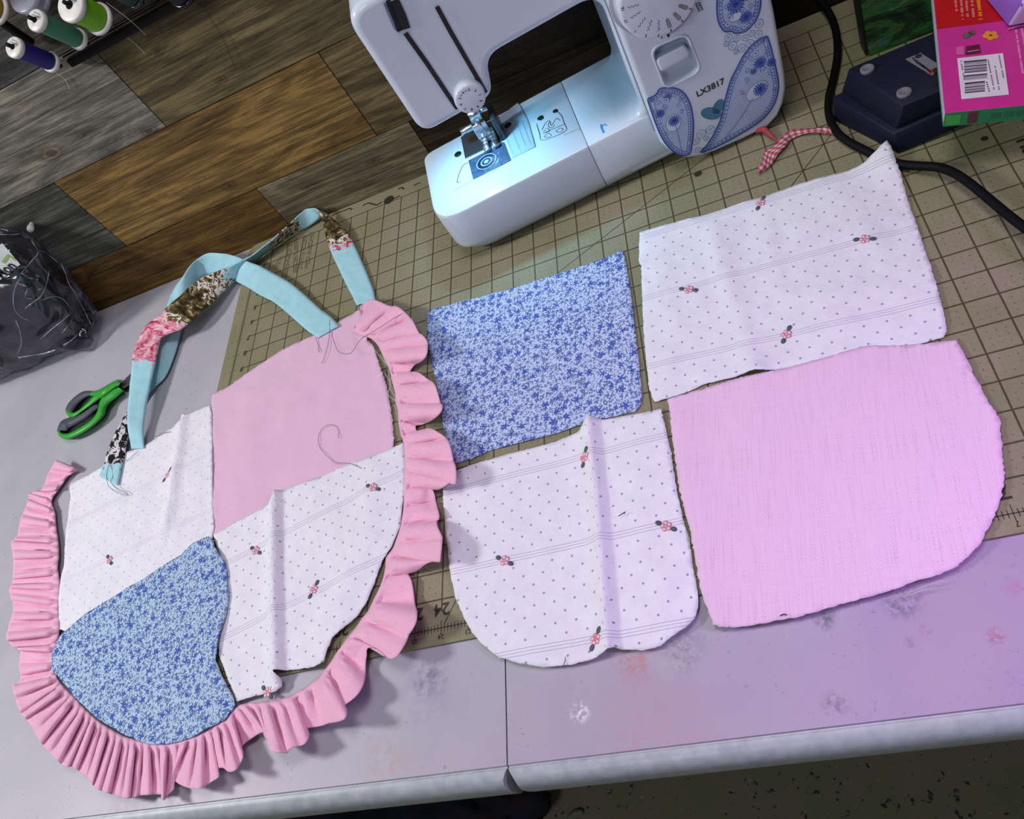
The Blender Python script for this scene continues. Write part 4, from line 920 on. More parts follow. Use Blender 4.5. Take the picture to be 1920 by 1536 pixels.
    for (cx, cy, rx, ry, rot) in ((1120, 1022, .0112, .0062, -.75), (1186, 960, .0078, .0054, .9)):
        c = pn(*z8(cx, cy), .00025); U_ = E1*math.cos(rot)+UP*math.sin(rot); V_ = -E1*math.sin(rot)+UP*math.cos(rot)
        m.disc(c, rx, U_, V_, 6, 20, ry); m.ring(c-E2*.0001, rx, .0005, U_, V_, 1, 22, ry)
        for q in range(-3, 4): m.line([c-E2*.0001+U_*(rx*.24*q-.0006*abs(k))+V_*(ry*.8*k*math.sqrt(max(0, 1-(q/4.2)**2))) for k in (-1, -.5, 0, .5, 1)], .0004, -E2, 1)
    return m
part(paisley(), 'paisley_print', [plain('paisley_pale_blue', (.50, .59, .82), .3), plain('paisley_navy', (.03, .08, .36), .3), plain('paisley_mid_blue', (.10, .17, .46), .3), plain('paisley_bright_blue', (.05, .10, .50), .3), plain('paisley_white', (.66, .74, .88), .3), plain('bubble_white', (.62, .70, .84), .3), plain('paisley_teal', (.08, .27, .34), .3)], ROOT, smooth=False)
mb = MB(); mb.lathe(lw(.375, .06, .20), E1, [(0, .030), (.003, .034), (.020, .034), (.024, .030)], 48); part(mb, 'hand_wheel', SHELL2, ROOT)

# ------------------------------------------------------------------ thread rack and spools
CAPW = plain('white_spool_cap', (.74, .72, .66), .4); RACKM = plain('black_rack_wood', (.004, .004, .004), .5, 0, .2)
rack = thing('thread_rack', (-.36, WY-.02, .31), 'black thread rack mounted on the plank wall above the bag', 'thread rack')
mb = MB(); mb.box((-.470, WY-.012, .3055), (-.12, WY-.002, .3145)); mb.box((-.470, WY-.012, .318), (-.12, WY-.009, .3200)); part(mb, 'bottom_rail', RACKM, rack, bevel=.001)
mb = MB(); a = ony(-10, 33, .590); b = ony(60, 80, .604); mb.tube([a+(a-b)*.4, b], .0045, 0, 8); part(mb, 'side_arm', RACKM, rack)
mb = MB(); mb.box((-.470, WY-.012, .415), (-.12, WY-.002, .423)); part(mb, 'top_rail', RACKM, rack, bevel=.001)
PEGD = Vector((0, -.585, .811)).normalized()
def spool(name, far, capx, yf, rad, L, tcol, label, capmat=CAPW, thread=True, trad=None, group='thread spools on the wall rack', peg=True, mark=True):
    f = ony(*far, yf); d = PEGD
    o = thing(name, tuple(f), label, 'thread spool', group)
    m = MB(); m.lathe(f-d*.002, d, [(0, rad*.8), (.0005, rad), (.0045, rad), (.005, rad*.85)], 32); part(m, 'spool_base', capmat, o)
    m = MB(); m.lathe(f+d*L, d, [(0, rad*.85), (.0005, rad), (.0050, rad), (.006, rad*.92), (.0062, rad*.3)], 32); cp = part(m, 'spool_cap', capmat, o)
    if mark:
        m = MB(); u = d.orthogonal().normalized(); v = d.cross(u); c = f+d*(L+.0064)
        m.disc(c, rad*.28, u, v, 0, 16); m.line([c+u*rad*.35+v*rad*.5, c+u*rad*.35-v*rad*.5], rad*.12, d, 1); m.line([c+u*rad*.6+v*rad*.35, c+u*rad*.6-v*rad*.35], rad*.1, d, 1)
        part(m, 'cap_print', [GLOSSB, GREYP], cp, smooth=False)
    if thread:
        m = MB(); tr = trad or rad*.86; n = 46; pr = [(.0035+k*(L-.003)/n, tr*(1-.04*math.sin(k*.9)*0)+.00012*math.sin(k*2.1)-(.0012 if k in (0, n) else 0)) for k in range(n+1)]
        m.lathe(f, d, pr, 32)
        t = NT('thread_'+name); p = t.map(t.obj(), (300, 300, 2400)); part(m, 'thread_winding', t.out(t.ramp(t.noise(p, 1, 3, .7), [(.3, tuple(x*.6 for x in tcol)), (.7, tcol)]), .5, 0, .4), o)
    if peg:
        m = MB(); m.tube([f-d*.012, f+d*(L+.013)], .0022, 0, 10); part(m, 'peg', RACKM, rack)
    return o
spool('thread_spool', (97, 117), None, .588, .0108, .041, (.018, .012, .20), 'navy blue thread spool with white caps, lowest on the wall rack')
spool('thread_spool', (148, 74), None, .588, .0110, .0475, (.06, .25, .14), 'dark green thread spool with white caps, second on the rack')
spool('thread_spool', (186, 36), None, .588, .0165, .031, (.20, .55, .012), 'bright lime green thread spool with wide white caps on the rack')
CLR = NT('clear_spool_plastic'); CLR.set(CLR.b.inputs['Alpha'], .55)
spool('thread_spool', (68, 1), None, .588, .0185, .010, (.03, .03, .03), 'spool with frosted translucent grey cap, beside the lime green spool', CLR.out((.42, .42, .5), .25), thread=False, mark=False)
spool('thread_spool', (-6, 18), None, .588, .0160, .044, (.42, .26, .02), 'yellow thread spool cut by the left edge of the photo', mark=False)
spool('thread_spool', (252, -4), None, .588, .0120, .036, (.015, .04, .035), 'very dark teal thread spool right of the lime green spool', plain('dark_spool_plastic', (.02, .025, .03), .25))
spool('thread_spool', (342, -10), None, .588, .0145, .036, (.008, .008, .01), 'black thread spool, furthest right on the wall rack', GLOSSB)

# ------------------------------------------------------------------ plastic bag with dark fabric
def blob(cx, cy, cz, rx, ry, rz, n, amp, seed, pw=.75, fl=True, crump=1.0):
    m = MB(); nu, nv = n, n//2; grid = []
    for i in range(nv+1):
        th = math.pi*i/nv-math.pi/2; row = []
        for j in range(nu):
            ph_ = 2*math.pi*j/nu; cp = abs(math.cos(th))**pw
            d = Vector((cp*math.copysign(abs(math.cos(ph_))**pw, math.cos(ph_)), cp*math.copysign(abs(math.sin(ph_))**pw, math.sin(ph_)), math.copysign(abs(math.sin(th))**pw, math.sin(th))))
            k = 1+amp*(noise.turbulence(Vector((d.x*1.6+seed, d.y*1.6, d.z*1.6)), 4, True)-.6)*crump+amp*.5*noise.noise(Vector((d.x*5+seed, d.y*5, d.z*5)))
            p = Vector((cx+d.x*rx*k, cy+d.y*ry*k, cz+d.z*rz*k)); p.y = min(p.y, WY-.004); p.z = max(p.z, TZ+.0012) if fl else p.z
            row.append(m.add(p))
        grid.append(row)
    for a, b in zip(grid, grid[1:]):
        for j in range(nu): m.face((a[j], a[(j+1) % nu], b[(j+1) % nu], b[j]))
    return m
t = NT('dark_navy_vinyl'); o_ = t.obj(); rn = t.n('ShaderNodeTexNoise', noise_type='RIDGED_MULTIFRACTAL', i_Scale=16., i_Detail=4., i_Distortion=1.); t.set(rn.inputs['Vector'], o_); t.bump(rn.outputs[0], .9, .010)
tag(blob(-.880, .562, .084, .148, .033, .082, 120, .14, 2.).build('dark_fabric_bundle', t.out(t.ramp(t.noise(o_, 25, 4), [(.35, (.003, .004, .010)), (.7, (.010, .014, .028))]), .24, 0, .5)), 'crumpled dark navy material inside the clear plastic bag', 'fabric')
t = NT('clear_crinkled_bag_film'); tr = t.n('ShaderNodeBsdfTransparent'); tr.inputs[0].default_value = (.80, .80, .84, 1); gl = t.n('ShaderNodeBsdfGlossy', i_Roughness=.12); gl.inputs[0].default_value = (.9, .9, 1, 1)
df = t.n('ShaderNodeBsdfDiffuse'); df.inputs[0].default_value = (.30, .30, .34, 1)
bp = t.n('ShaderNodeBump', i_Strength=1., i_Distance=.014); rn = t.n('ShaderNodeTexNoise', noise_type='RIDGED_MULTIFRACTAL', i_Scale=11., i_Detail=5., i_Distortion=1.4); t.set(rn.inputs['Vector'], t.obj()); t.set(bp.inputs['Height'], rn.outputs[0]); t.t.links.new(bp.outputs[0], gl.inputs['Normal'])
fr = t.n('ShaderNodeLayerWeight', i_Blend=.25); t.t.links.new(bp.outputs[0], fr.inputs['Normal'])
mx0 = t.n('ShaderNodeMixShader'); mx0.inputs[0].default_value = .03; t.t.links.new(tr.outputs[0], mx0.inputs[1]); t.t.links.new(df.outputs[0], mx0.inputs[2])
mx = t.n('ShaderNodeMixShader'); t.set(mx.inputs[0], t.m('MULTIPLY_ADD', fr.outputs['Fresnel'], .60, .05)); t.t.links.new(mx0.outputs[0], mx.inputs[1]); t.t.links.new(gl.outputs[0], mx.inputs[2]); t.t.links.new(mx.outputs[0], t.t.nodes['Material Output'].inputs[0])
FILM = t.mat
bag = thing('plastic_bag', (-.87, .555, TZ), 'clear crinkled plastic bag of dark material leaning on the plank wall', 'bag')
mb = blob(-.880, .560, .104, .186, .048, .104, 120, .08, 5.2, .5)
for v in mb.v:
    if v.x > -.88: v.x = -.88+(v.x+.88)*(1-.24*max(0, .15-v.z)/.15)
for v in mb.v:      # loose flat corner of film on the table
    if v.x > -.78 and v.z < .04: v.x += .040*(1-v.z/.04); v.z *= .8; v.y -= .012*(1-v.z/.04)
part(mb, 'bag_film', FILM, bag)
from mathutils.bvhtree import BVHTree
bvh = BVHTree.FromPolygons(mb.v, mb.f); cm = MB()
for pts, rr in (([(38, 520), (28, 540), (25, 560), (28, 580), (40, 594), (56, 601)], .0009), ([(92, 508), (86, 535), (76, 556), (60, 568), (48, 578)], .0007), ([(53, 436), (60, 452), (71, 474), (62, 486), (40, 512)], .0008), ([(0, 440), (20, 441), (40, 438)], .0009), ([(0, 462), (14, 458)], .0012), ([(70, 470), (85, 474), (108, 492)], .0006),
        ([(36, 670), (60, 666), (84, 662), (106, 655)], .0016), ([(136, 583), (118, 600), (96, 618), (76, 636)], .0007), ([(80, 562), (100, 556), (118, 562), (134, 580)], .0009), ([(118, 648), (134, 638), (146, 626)], .0011), ([(30, 600), (38, 622), (40, 645), (32, 664)], .0010), ([(112, 488), (122, 512), (130, 534), (146, 560), (166, 600), (182, 630)], .0007), ([(115, 625), (128, 610), (136, 596)], .0006), ([(52, 540), (48, 556), (60, 560)], .0008)):
    P = []
    for u, v in cr(pts, 4):
        h = bvh.ray_cast(CAM, ray(u, v).normalized())
        if h[0] is not None: P.append(h[0]+h[1]*.0004)
    if len(P) > 3: cm.tube(P, [1.05*rr*(.25+.75*abs(noise.noise(Vector((k*.7, rr*900, 0))))*2) for k in range(len(P))], 0, 6)
cr_m = NT('film_crease_highlight'); part(cm, 'crease_highlights', cr_m.out((.26, .28, .32), .1, 0, .9), bag)  # pale tubes stand in for the highlights along the film's creases
mb = MB(); c = [ony(u, v, .512) for u, v in ((-14, 470), (4, 456), (38, 496), (-14, 536))]; mb.poly(c); mb.v = [p-Vector((0, .0, 0)) for p in mb.v]
e1_ = (ony(34, 498, .512)-ony(-8, 528, .512)).normalized(); e2_ = Vector((0, 1, 0)).cross(e1_); e2_ = -e2_ if e2_.z < 0 else e2_
mb.text('Mon', .020, ony(10, 506, .512)+Vector((0, -.0006, 0)), e1_, e2_, 1, bold=.0004)
mb.line([ony(u, v, .512)+Vector((0, -.0005, 0)) for u, v in ((6, 492), (16, 478), (30, 488))], .004, (0, -1, 0), 2)
part(mb, 'bag_label', [plain('white_paper_label', (.7, .74, .74), .8), INKB, plain('label_green', (.35, .5, .12), .8)], bag, smooth=False)

# ------------------------------------------------------------------ scissors
GRN = plain('green_scissor_plastic', (.035, .36, .035), .4); GRYS = plain('grey_soft_grip', (.075, .08, .10), .6); BLD = plain('scissor_steel', (.20, .19, .19), .35, .8)
def sz(x, y, z): return onz(90+x/7.68, 640+y/7.68, z)
sc_o = thing('scissors', tuple(sz(800, 800, TZ)), 'green handled scissors with grey grips lying left of the blue strap', 'scissors')
def bandring(pts_o, pts_i, z0, z1, mi=0):
    m = MB(); A = cr(pts_o, 5); B = cr(pts_i, 5); rows = []
    for a, b in zip(A, B):
        mid = ((a[0]+b[0])/2, (a[1]+b[1])/2)
        rows.append([m.add(sz(*a, z0)), m.add(sz(a[0]*.75+mid[0]*.25, a[1]*.75+mid[1]*.25, z1)), m.add(sz(b[0]*.75+mid[0]*.25, b[1]*.75+mid[1]*.25, z1)), m.add(sz(*b, z0))])
    for r0, r1 in zip(rows, rows[1:]):
        for k in range(4): m.face((r0[k], r0[(k+1) % 4], r1[(k+1) % 4], r1[k]), mi)
    m.face(rows[0]); m.face(rows[-1][::-1]); return m
# lower handle: shank then loop (outer edge / inner edge pairs)
Z0, Z1 = TZ+.0005, .0085
part(bandring([(1095, 720), (1000, 810), (900, 890), (850, 960), (820, 1060), (740, 1150), (620, 1250), (480, 1340), (330, 1405), (250, 1415), (165, 1370), (132, 1300)],
              [(1000, 655), (900, 700), (780, 780), (730, 880), (700, 1000), (660, 1080), (560, 1170), (430, 1250), (330, 1305), (270, 1325), (200, 1320), (180, 1290)], Z0, Z1), 'handle', GRN, sc_o)
part(bandring([(132, 1300), (140, 1240), (190, 1150), (300, 1100), (420, 1060), (540, 990), (640, 920), (720, 905), (740, 940)],
              [(180, 1290), (190, 1290), (270, 1300), (310, 1260), (430, 1190), (560, 1110), (650, 1030), (690, 990), (715, 970)], Z0, Z1-.001), 'grip', GRYS, sc_o)
part(bandring([(1055, 580), (1010, 550), (900, 600), (800, 660), (700, 710), (620, 715)], [(1010, 650), (960, 680), (860, 760), (760, 830), (680, 800), (600, 790)], Z0, Z1+.0015), 'handle', GRN, sc_o)
part(bandring([(960, 690), (860, 750), (740, 840), (620, 930), (500, 1010), (420, 1070), (340, 1105), (270, 1050), (250, 990)], [(830, 700), (740, 760), (640, 790), (580, 860), (490, 950), (420, 1000), (370, 1020), (330, 1010), (300, 990)], Z0, Z1-.0005), 'handle', GRN, sc_o)
part(bandring([(640, 715), (520, 718), (420, 770), (330, 850), (270, 930), (250, 1000), (260, 1030)], [(625, 790), (580, 800), (500, 850), (430, 920), (390, 980), (370, 1010), (350, 1025)], Z0, Z1-.001), 'grip', GRYS, sc_o)
mb = MB(); bl = [(1020, 655), (1130, 520), (1230, 430), (1420, 260), (1330, 480), (1180, 625), (1085, 690)]
a = [mb.add(sz(*p, .0040)) for p in bl]; b = [mb.add(sz(*p, .0018)) for p in bl]; mb.face(a[::-1]); mb.face(b); [mb.face((a[i], a[(i+1) % len(bl)], b[(i+1) % len(bl)], b[i])) for i in range(len(bl))]
part(mb, 'blade', BLD, sc_o, smooth=False)
mb = MB(); bl = [(1085, 690), (1180, 640), (1330, 500), (1440, 330), (1340, 540), (1200, 670), (1105, 718)]
a = [mb.add(sz(*p, .0016)) for p in bl]; b = [mb.add(sz(*p, -.0010)) for p in bl]; mb.face(a[::-1]); mb.face(b); [mb.face((a[i], a[(i+1) % len(bl)], b[(i+1) % len(bl)], b[i])) for i in range(len(bl))]
part(mb, 'blade', plain('dark_scissor_steel', (.03, .03, .03), .35, .7), sc_o, smooth=False)

# ------------------------------------------------------------------ foot pedal
PB = plain('dark_navy_pedal_plastic', (.009, .010, .027), .5, 0, .22)
ped = thing('foot_pedal', (.345, .39, 0), 'dark navy sewing machine foot pedal upside down beneath the pink book', 'foot pedal')
fx = Vector((math.cos(.05), math.sin(.05), 0)); 
def level(F, L, ln): F = Vector(F); L = Vector(L); return [F, F+fx*ln, L+fx*ln*.98, L]
def loft(levels):
    m = MB(); rs = [[m.add(p) for p in lv] for lv in levels]
    for a, b in zip(rs, rs[1:]):
        for k in range(4): m.face((a[k], a[(k+1) % 4], b[(k+1) % 4], b[k]))
    m.face(rs[0][::-1]); m.face(rs[-1]); return m
def lift_r(lv, a): return [lv[0], lv[1]+Vector((0, 0, a)), lv[2]+Vector((0, 0, a)), lv[3]]
q = onz
low = [lift_r(level(q(1685, 289, .0005), q(1563, 226, .0005), .118), .010), lift_r(level(q(1676, 251, .020), q(1560, 181, .020), .118), .010)]
part(loft(low), 'treadle_plate', PB, ped, bevel=.0015, seg=2)
up_ = [lift_r(level(q(1680, 243, .0205), q(1577, 173, .0205), .114), .008), level(q(1693, 198, .047), q(1591, 128, .047), .108)]
part(loft(up_), 'pedal_body', PB, ped, bevel=.0015, seg=2)
RUB = plain('grey_rubber_foot', (.16, .15, .17), .6)
for u, v in ((1626, 128), (1695, 172)):
    mb = MB(); c = q(u, v, .0495); mb.lathe(c-Vector((0, 0, .0035)), (0, 0, 1), [(0, .0062), (.0035, .0062), (.0042, .0052), (.0040, .0040), (.0034, .003)], 24); part(mb, 'rubber_foot', RUB, ped)
for u, v in ((1651, 130), (1651, 149), (1750, 158)):
    mb = MB(); mb.disc(q(u, v, .0473), .0032, (1, 0, 0), (0, 1, 0), 0, 14); part(mb, 'screw_hole', BLACK, ped, smooth=False)
mb = MB(); L4 = [q(u, v, .0474) for u, v in ((1697, 111), (1726, 99), (1762, 122), (1748, 142))]; mb.poly([L4[3], L4[2], L4[1], L4[0]], 0)
for k, (u, v, r) in enumerate(((1722, 105, .003), (1755, 131, .0032))): mb.disc(q(u, v, .0476), r, (1, 0, 0), (0, 1, 0), 1, 10)
for k in range(5): mb.line([q(1711+k*6, 108+k*4.4, .0476), q(1722+k*6, 120+k*4, .0476)], .0013, (0, 0, 1), 1)
mb.disc(q(1746, 134, .0476), .0035, (1, 0, 0), (0, 1, 0), 2, 10)
part(mb, 'rating_label', [plain('silver_label', (.17, .165, .2), .4), INKB, plain('label_red', (.3, .05, .07), .5)], ped, smooth=False)

# ------------------------------------------------------------------ pink book on the pedal
BT = .0655
F = onz(1772, 212, BT); TLp = onz(1751, 0, BT+.001)
ax = (TLp-F); ax.z = 0; ax.normalize()
best = min((abs((onz(1920, 198, zz)-F).normalized().dot(ax)), zz) for zz in [k*.001 for k in range(40, 70)])
ay = (onz(1920, 198, best[1])-F); ay = (ay-ax*ay.dot(ax)).normalized(); an = ay.cross(ax); an = an if an.z > 0 else -an
bt = .0135; blen = .176; bwid = .150
bk_o = thing('book', tuple(F), 'pink and red paperback book with barcode, back cover up, on the pedal', 'book')
def bp_(a, b, h): return F+ax*a+ay*b+an*h
mb = MB(); mb.box((0, 0, -.0006), (blen, bwid, 0), 0, lambda a, b, h: bp_(a, b, h)); n0 = len(mb.f)
part(mb, 'back_cover', [plain('hot_pink_cover', (.66, .035, .30), .35)], bk_o, smooth=False)
mb = MB(); mb.box((0, 0, -bt), (blen, bwid, -bt+.0006), 0, lambda a, b, h: bp_(a, b, h)); part(mb, 'front_cover', plain('green_cover', (.05, .25, .10), .35), bk_o, smooth=False)
mb = MB(); mb.box((0, .0, -bt), (-.0005, bwid, 0), 0, lambda a, b, h: bp_(a, b, h)); spn = part(mb, 'spine', plain('green_spine', (.025, .22, .09), .35), bk_o, smooth=False)
mb = MB(); 
def spt(b0, b1, h0, h1, mi): mb.poly([bp_(-.0008, b0, h0), bp_(-.0008, b1, h0), bp_(-.0008, b1, h1), bp_(-.0008, b0, h1)], mi)
spt(.001, .012, -.012, -.002, 0); spt(.017, .024, -.012, -.001, 1)
for k in range(9): spt(.034+k*.0085, .040+k*.0085, -.009, -.0045, 2)
part(mb, 'spine_print', [plain('spine_bright_green', (.05, .35, .06), .4), plain('spine_dark_red', (.12, .03, .04), .4), plain('spine_text', (.02, .14, .09), .4)], spn, smooth=False)
mb = MB(); mb.box((.001, .0006, -bt+.0006), (blen-.002, bwid-.002, -.0006), 0, lambda a, b, h: bp_(a, b, h)); part(mb, 'page_block', plain('lilac_pages', (.55, .45, .6), .9, nz=.15, scale=700), bk_o, smooth=False)
def bpix(u, v):        # pixel -> book plane coordinates
    r = ray(u, v); k = (F-CAM).dot(an)/r.dot(an); p = CAM+r*k-F; return p.dot(ax), p.dot(ay)
mb = MB()
def bq(pts, h, mi): P = [bp_(*bpix(*p), h) for p in pts]; P = P if (P[1]-P[0]).cross(P[2]-P[1]).dot(an) > 0 else P[::-1]; mb.poly(P, mi)
c7 = lambda x, y: (1700+x/6.677, y/6.677)
ar, _ = bpix(1757, 55); mb.poly([bp_(ar, .0003, .0003), bp_(blen-.0005, .0003, .0003), bp_(blen-.0005, bwid, .0003), bp_(ar, bwid, .0003)][::-1], 0)
bq([c7(632, 735), c7(1205, 670), c7(1278, 1190), c7(685, 1248)], .0004, 1)
y = 750
bars = [(755, 22), (785, 8), (800, 5), (815, 16), (840, 8), (855, 14), (876, 8), (890, 14), (932, 18), (955, 4), (962, 4), (972, 4), (980, 4), (990, 4), (1025, 22), (1052, 4), (1062, 6), (1078, 14), (1098, 6), (1112, 12), (1130, 6), (1142, 16)]
for y0, h in bars:
    sh = (y0-750)*.035; x0, x1 = 715+sh, 1000+sh
    if y0 > 1000: x0, x1 = 722+sh*.3, 975+sh*.3
    bq([c7(x0, y0+18), c7(x1, y0-8), c7(x1, y0-8+h), c7(x0, y0+18+h)], .0005, 2)
for (xa, ya, xb, yb, n) in ((1018, 755, 1095, 1135, 22), (1105, 830, 1160, 1140, 18), (1155, 700, 1225, 1040, 20), (680, 770, 722, 1010, 14), (1000, 1030, 1040, 1165, 5)):
    for k in range(n):
        if random.random() < .85:
            tt = k/n; x_ = xa+(xb-xa)*tt; y_ = ya+(yb-ya)*tt; hh = (yb-ya)/n*.6; bq([c7(x_-9, y_), c7(x_+9, y_-2), c7(x_+9, y_-2+hh), c7(x_-9, y_+hh)], .0005, 2)
for (xa, ya, xb, yb, mi, wd) in ((610, 0, 625, 150, 3, 16), (680, 0, 702, 255, 3, 18), (745, 0, 765, 220, 3, 18), (815, 0, 838, 225, 3, 18), (895, 0, 930, 255, 4, 26), (1365, 370, 1455, 930, 5, 18), (1440, 360, 1520, 800, 5, 18)):
    n = int((yb-ya)/14)
    for k in range(n):
        if random.random() < .86:
            tt = k/n; x_ = xa+(xb-xa)*tt; y_ = ya+(yb-ya)*tt; ww = wd*random.uniform(.6, 1); bq([c7(x_-ww, y_), c7(x_+ww, y_-2), c7(x_+ww, y_+9), c7(x_-ww, y_+11)], .0005, mi)
bq([c7(745, 585), c7(910, 560), c7(925, 670), c7(735, 692)], .0005, 6); bq([c7(760, 650), c7(905, 628), c7(906, 636), c7(762, 660)], .0006, 5); bq([c7(620, 600), c7(715, 585), c7(720, 690), c7(625, 690)], .0005, 7)
for (cx, cy, rx, ry, mi) in ((735, 455, 42, 36, 8), (815, 415, 42, 36, 8), (775, 435, 60, 26, 8)):
    bq([c7(cx+rx*math.cos(a*.5236), cy+ry*math.sin(a*.5236)) for a in range(12)], .0005+.0001*(cx > 760), mi)
for k in range(5):
    a = k*1.2566+.4; cx, cy = 1050+62*math.cos(a), 450+34*math.sin(a); bq([c7(cx+42*math.cos(b*.5236), cy+27*math.sin(b*.5236)) for b in range(12)], .0005+.00003*k, 4)
bq([c7(1050+14*math.cos(b*.5236), 450+10*math.sin(b*.5236)) for b in range(12)], .0008, 6)
part(mb, 'cover_print', [plain('red_cover_block', (.56, .008, .012), .35), plain('barcode_white', (.82, .72, .82), .5), plain('barcode_ink', (.06, .04, .09), .5), plain('pale_red_text', (.75, .25, .24), .5), plain('orange_print', (.82, .30, .02), .5), plain('pale_pink_text', (.82, .3, .58), .5), plain('maroon_print', (.13, .01, .04), .5), plain('light_pink_print', (.74, .12, .40), .5), plain('grey_print', (.16, .11, .11), .5)], bk_o, smooth=False)

# purple pouch lying on the book
pu = thing('fabric_pouch', tuple(bp_(.19, .10, .01)), 'purple and lavender pouch corner resting on top of the pink book', 'pouch')
def bk(u, v, h): r = ray(u, v); k = (F+an*h-CAM).dot(an)/r.dot(an); return CAM+r*k
tip = bk(1889, 52, .001); r1 = bk(1950, 40, .003); l1 = bk(1842, -6, .002)
upv = Vector((0, 0, .034))
mb = MB()
T0 = bk(1884, 47, .004)+Vector((0, 0, 0)); top = bk(1921, 2, .030)
far1 = bk(1960, -60, .034); far2 = bk(1850, -40, .026)
ids = [mb.add(p) for p in (tip, r1, l1, top, far1+Vector((0, .05, 0)), bk(1900, -90, .002), r1+Vector((.06, .06, 0)))]
mb.face((0, 3, 2), 0); mb.face((0, 1, 3), 1); mb.face((1, 6, 4, 3), 1); mb.face((2, 3, 4, 5), 0); mb.face((0, 2, 5, 6, 1), 0); mb.face((6, 5, 4), 0)
part(mb, 'pouch_body', [plain('purple_felt', (.26, .10, .50), .9), plain('lavender_felt', (.62, .50, .82), .9)], pu, bevel=.003, seg=3, angle=10)
mb = MB(); mb.line([bk(1890, 54, .0022), bk(1905, 50, .0022), bk(1950, 41, .0022)], .0012, an); part(mb, 'pouch_piping', plain('violet_piping', (.36, .22, .55), .8), pu)

# ------------------------------------------------------------------ painted canvas behind the pedal
t = NT('abstract_paint'); g = t.obj()
nz1 = t.noise(t.map(g, (12, 12, 34), rot=(0, .75, 0)), 1, 6, .7, 1.2); nz2 = t.noise(t.map(g, (14, 5, 70), rot=(0, .8, 0)), 1, 5, .7, .8)
cc = t.ramp(nz1, [(.34, (.004, .006, .004)), (.44, (.01, .04, .012)), (.49, (.015, .14, .025)), (.54, (.07, .075, .02)), (.59, (.02, .16, .19)), (.66, (.03, .16, .55))])
cc = t.mix(t.ramp(nz2, [(.62, 0.), (.70, .9)]), cc, (.25, .30, .24)); t.bump(nz2, .5, .003)
cv = thing('painted_canvas', (.45, .51, 0), 'dark green and blue abstract painted canvas standing behind the foot pedal', 'painting')
def cvp(x, y, z): return (x, .506+y+z*.18, z)
mb = MB(); mb.box((.322, 0, .0005), (.66, .003, .30), 0, cvp); part(mb, 'painted_face', t.out(cc, .5), cv, smooth=False)
mb = MB(); mb.box((.319, .0031, .0005), (.663, .022, .302), 0, cvp); part(mb, 'canvas_frame', BLACK, cv, smooth=False)

# ------------------------------------------------------------------ power cord, ribbon scrap
CRD = [(1530, -6, .012), (1548, 14, .010), (1562, 40, .008), (1569, 70, .006), (1570, 105, .005), (1563, 145, .0045), (1554, 185, .0042), (1555, 218, .0042), (1568, 246, .0045), (1590, 265, .0045), (1620, 281, .004), (1655, 298, .004), (1690, 308, .005), (1720, 311, .007), (1760, 314, .010), (1790, 325, .013), (1820, 345, .014), (1860, 378, .015), (1890, 403, .016), (1925, 430, .017), (1990, 480, .017), (2070, 545, .011), (2160, 620, .005), (2280, 660, .005), (2400, 640, .005)]
mb = MB(); mb.tube([onz(u, v, z) for u, v, z in cr(CRD, 6)], .0039, 0, 12)
tag(mb.build('power_cord', plain('black_rubber_cord', (.003, .003, .0035), .6, 0, .15)), 'thick black power cord running between the pedal and right white dotted piece', 'cord')
t = NT('red_gingham_cotton'); uv = t.uv(); s_ = t.n('ShaderNodeSeparateXYZ'); t.set(s_.inputs[0], uv)
a_ = t.m('GREATER_THAN', t.m('SINE', t.m('MULTIPLY', s_.outputs[0], 1500.)), 0.); b_ = t.m('GREATER_THAN', t.m('SINE', t.m('MULTIPLY', s_.outputs[1], 1000.)), 0.)
GING = t.out(t.ramp(t.m('MULTIPLY', t.m('ADD', a_, b_), .5), [(.2, (.66, .50, .50)), (.5, (.46, .16, .18)), (.9, (.36, .04, .06))]), .9)
gr = [(1419, 320, 1424, 328), (1428, 308, 1440, 315), (1431, 293, 1450, 305), (1434, 283, 1460, 291), (1449, 275, 1472, 279), (1463, 263, 1478, 270), (1470, 256, 1482, 263), (1484, 247, 1490, 258), (1500, 243, 1503, 254), (1520, 241, 1522, 252), (1540, 240, 1540, 251), (1564, 243, 1566, 252)]
rs_o = thing('ribbon_scrap', tuple(onz(1480, 265)), 'red gingham ribbon scrap lying on mat beside the sewing machine', 'ribbon')
mb = MB(); acc = 0; last = None; grid = []
for s in cr(gr, 4):
    A, B = onz(s[0], s[1], .0035), onz(s[2], s[3], .0020); mid = (A+B)/2; acc += (mid-last).length if last else 0; last = mid
    row = []
    for k in range(4): j = mb.add(A.lerp(B, k/3)+Vector((0, 0, .0012*math.sin(acc*150+k)+.001))); mb.uv[j] = (k/3*(A-B).length, acc); row.append(j)
    grid.append(row)
for r0, r1_ in zip(grid, grid[1:]):
    for k in range(3): mb.face((r0[k], r1_[k], r1_[k+1], r0[k+1]))
part(mb, 'ribbon', GING, rs_o, solid=.0005)
mb = MB(); mb.tube([onz(u, v, z) for u, v, z in cr([(1418, 245, .006), (1432, 243, .006), (1440, 249, .005), (1448, 256, .004), (1456, 263, .004), (1464, 266, .004)], 5)], [.0030]*9+[.0022]*8+[.0010]*9, 0, 8)
part(mb, 'twisted_end', plain('red_twisted_cotton', (.40, .05, .07), .9), rs_o)

